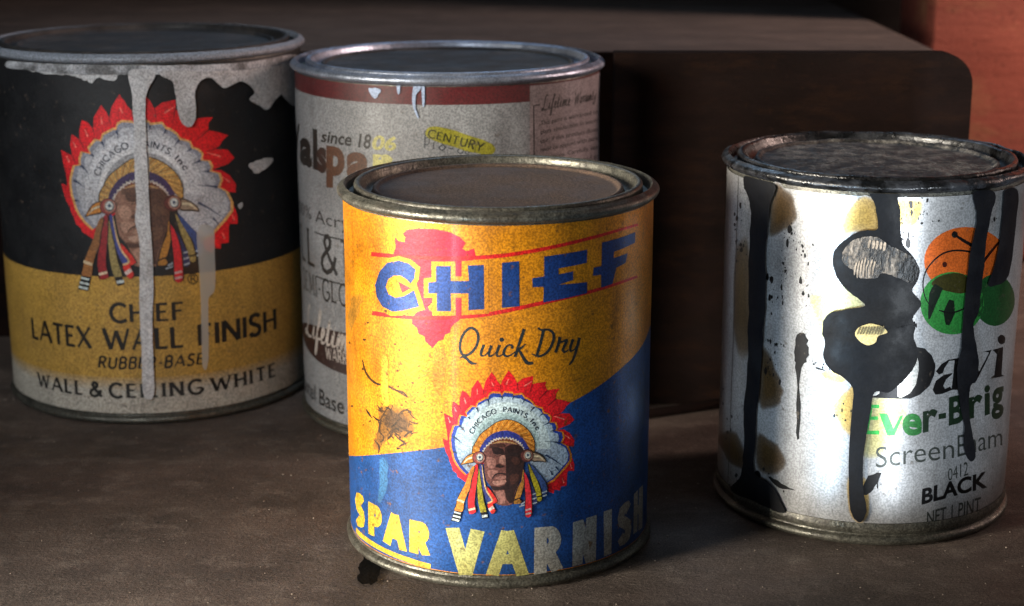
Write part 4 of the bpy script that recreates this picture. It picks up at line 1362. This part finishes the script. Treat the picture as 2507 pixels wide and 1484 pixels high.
dr_ = px2(R1, [(1770, 480), (1788, 620), (1780, 720), (1742, 900), (1722, 1100), (1702, 1300), (1692, 1470)]) + px2(R2, [(1525, 150), (1498, 270), (1512, 450), (1540, 600), (1535, 700), (1562, 792), (1590, 792), (1602, 740), (1572, 550), (1572, 380), (1612, 320), (1620, 200), (1592, 20)])
dr_ += px2(R1, [(1802, 1250), (1832, 1000), (1848, 800), (1882, 620), (1905, 490)])
drip(f, ID, dr_, M_BLACK, 'black_run', .0007, .0011, 3, 8, freq=.04)
drip(f, R1, [(1968, 480), (1952, 640), (1930, 820), (1895, 980), (1860, 1075), (1900, 1085), (1990, 1020), (2040, 700), (2050, 480)], M_BLACK, 'black_run', .0006, .001, 3, 9)
# smears and splashes
P = Print(f, R2)
SM = lin('#151414')
for pts, rg in (([(960, 985), (990, 900), (1050, 870), (1068, 880), (1040, 940), (1000, 990)], 10), ([(585, 80), (630, 75), (655, 150), (640, 230), (605, 300), (600, 640), (580, 640), (585, 300), (570, 200)], 14),
                ([(420, 890), (500, 930), (575, 970), (480, 955)], 8), ([(700, 260), (760, 285), (700, 270)], 4)):
    P.poly(pts, SM, 8, 4, rag=rg, seed=int(pts[0][0]), freq=.06)
P.px = R1
random.seed(21)
for (x, y, n, sx, sy) in ((600, 750, 26, 40, 36), (640, 910, 26, 50, 50), (580, 1000, 16, 14, 70), (700, 1060, 20, 16, 110), (270, 690, 16, 16, 50), (300, 840, 20, 30, 20), (510, 1180, 16, 36, 16), (470, 1060, 22, 20, 60),
                          (1450, 600, 40, 60, 50), (660, 1420, 18, 20, 40), (560, 1120, 14, 10, 80), (260, 1000, 14, 8, 150), (420, 1300, 12, 16, 60), (1900, 650, 8, 20, 20), (1340, 700, 30, 40, 90), (330, 500, 10, 20, 40)):
    for i in range(n // 2):
        cx, cy, s = random.gauss(x, sx), random.gauss(y, sy), 2.5 + random.expovariate(1 / 3.5)
        P.poly(ragged(disc(cx, cy, s * random.uniform(.4, 1.1), s * random.uniform(.8, 2.2), 8), 5, True, 1, i + x, .15), SM, 8)
P.px = R2
for (x, y, n, sx, sy) in ((450, 140, 22, 26, 30), (430, 260, 26, 26, 70), (180, 600, 12, 14, 40), (150, 400, 12, 8, 50), (400, 900, 10, 60, 40), (250, 930, 12, 30, 30), (740, 240, 22, 40, 20), (850, 550, 18, 18, 40), (1040, 900, 14, 24, 30)):
    for i in range(n // 2):
        cx, cy, s = random.gauss(x, sx), random.gauss(y, sy), 2.5 + random.expovariate(1 / 3.5)
        P.poly(ragged(disc(cx, cy, s * random.uniform(.4, 1.1), s * random.uniform(.8, 2.2), 8), 5, True, 1, i + x, .15), SM, 8)
tag(P.build('black_splashes', M_INK_R, f.o), kind='stuff')
# two places where the skin of the run has torn or wrinkled, each with its ridges
M_TORN = plain('torn_paint_skin', '#b5a672', .5, dirt='#7a6a3c', dfac=.6, grain=.2)
M_RIDGE = plain('paint_ridge', '#5e5334', .55, dfac=.5)
M_WRINK = plain('wrinkled_skin', '#4a4138', .5, dirt='#15130f', dfac=.9, blo=.4, bhi=.6)
def wrinkle_mat():
    m, nt, p = nodes('wrinkled_skin')
    tc = nt.nodes.new('ShaderNodeTexCoord')
    mp = N(nt, 'ShaderNodeMapping')
    mp.inputs['Scale'].default_value = (1, 1, .35)
    nt.links.new(tc.outputs['Object'], mp.inputs['Vector'])
    fine = noise_n(nt, mp.outputs[0], 900, 4, .65, .42, .66)
    patch = noise_n(nt, tc.outputs['Object'], 130, 5, .65, .44, .62)
    col = mixc(nt, mul(nt, fine, patch), lin('#100f0e'), lin('#857a6e'))
    nt.links.new(col, p.inputs['Base Color'])
    p.inputs['Roughness'].default_value = .45
    bump(nt, p, fine, .5, .0005)
    return m


M_WRINK = wrinkle_mat()
M_WRIDGE = plain('pale_wrinkle', '#968878', .5, dirt='#2c2620', dfac=.9, blo=.42, bhi=.6)
pat = drip(f, R1, [(1025, 1390), (1050, 1345), (1110, 1322), (1180, 1335), (1225, 1375), (1170, 1400), (1150, 1440), (1100, 1458), (1050, 1430)], M_TORN, 'torn_patch', .0003, .0005, 4, 3, lift=.00105)
for i in range(9):
    x = 1040 + i * 18
    drip(f, R1, [(x + 14, 1342 - i * 1), (x + 20, 1346), (x + 4, 1385), (x - 4, 1388)], M_RIDGE, 'ridge', .00018, .0002, 1.5, i, lift=.0014, parent=pat, n=3)
pat = drip(f, R1, [(950, 880), (985, 810), (1060, 772), (1160, 770), (1240, 820), (1300, 850), (1380, 900), (1420, 970), (1380, 1060), (1290, 1030), (1200, 1000), (1150, 1035), (1060, 1030), (1010, 980), (960, 940)], M_WRINK, 'wrinkled_patch', .0002, .0006, 9, 5, lift=.00105, freq=.04)
for i in range(7):
    x = 1020 + i * 19
    t, bt = 905 + abs(i - 3) * 6 + random.uniform(-8, 8), 1020 + random.uniform(-14, 8)
    drip(f, R1, [(x + 12, t), (x + 19, t + 6), (x + 8 + random.uniform(-4, 4), (t + bt) / 2), (x + 4, bt), (x - 4, bt - 4), (x - 1, (t + bt) / 2)], M_WRIDGE, 'ridge', .00015, .00024, 4, i, lift=.00128, parent=pat, n=3)
for i in range(5):
    x = 1110 + i * 24
    drip(f, R1, [(x, 790 + i * 4), (x + 14, 788 + i * 5), (x + 10, 830 + i * 4), (x - 4, 838 + i * 4)], M_WRIDGE, 'ridge', .00015, .00024, 5, i + 20, lift=.00128, parent=pat, n=3)
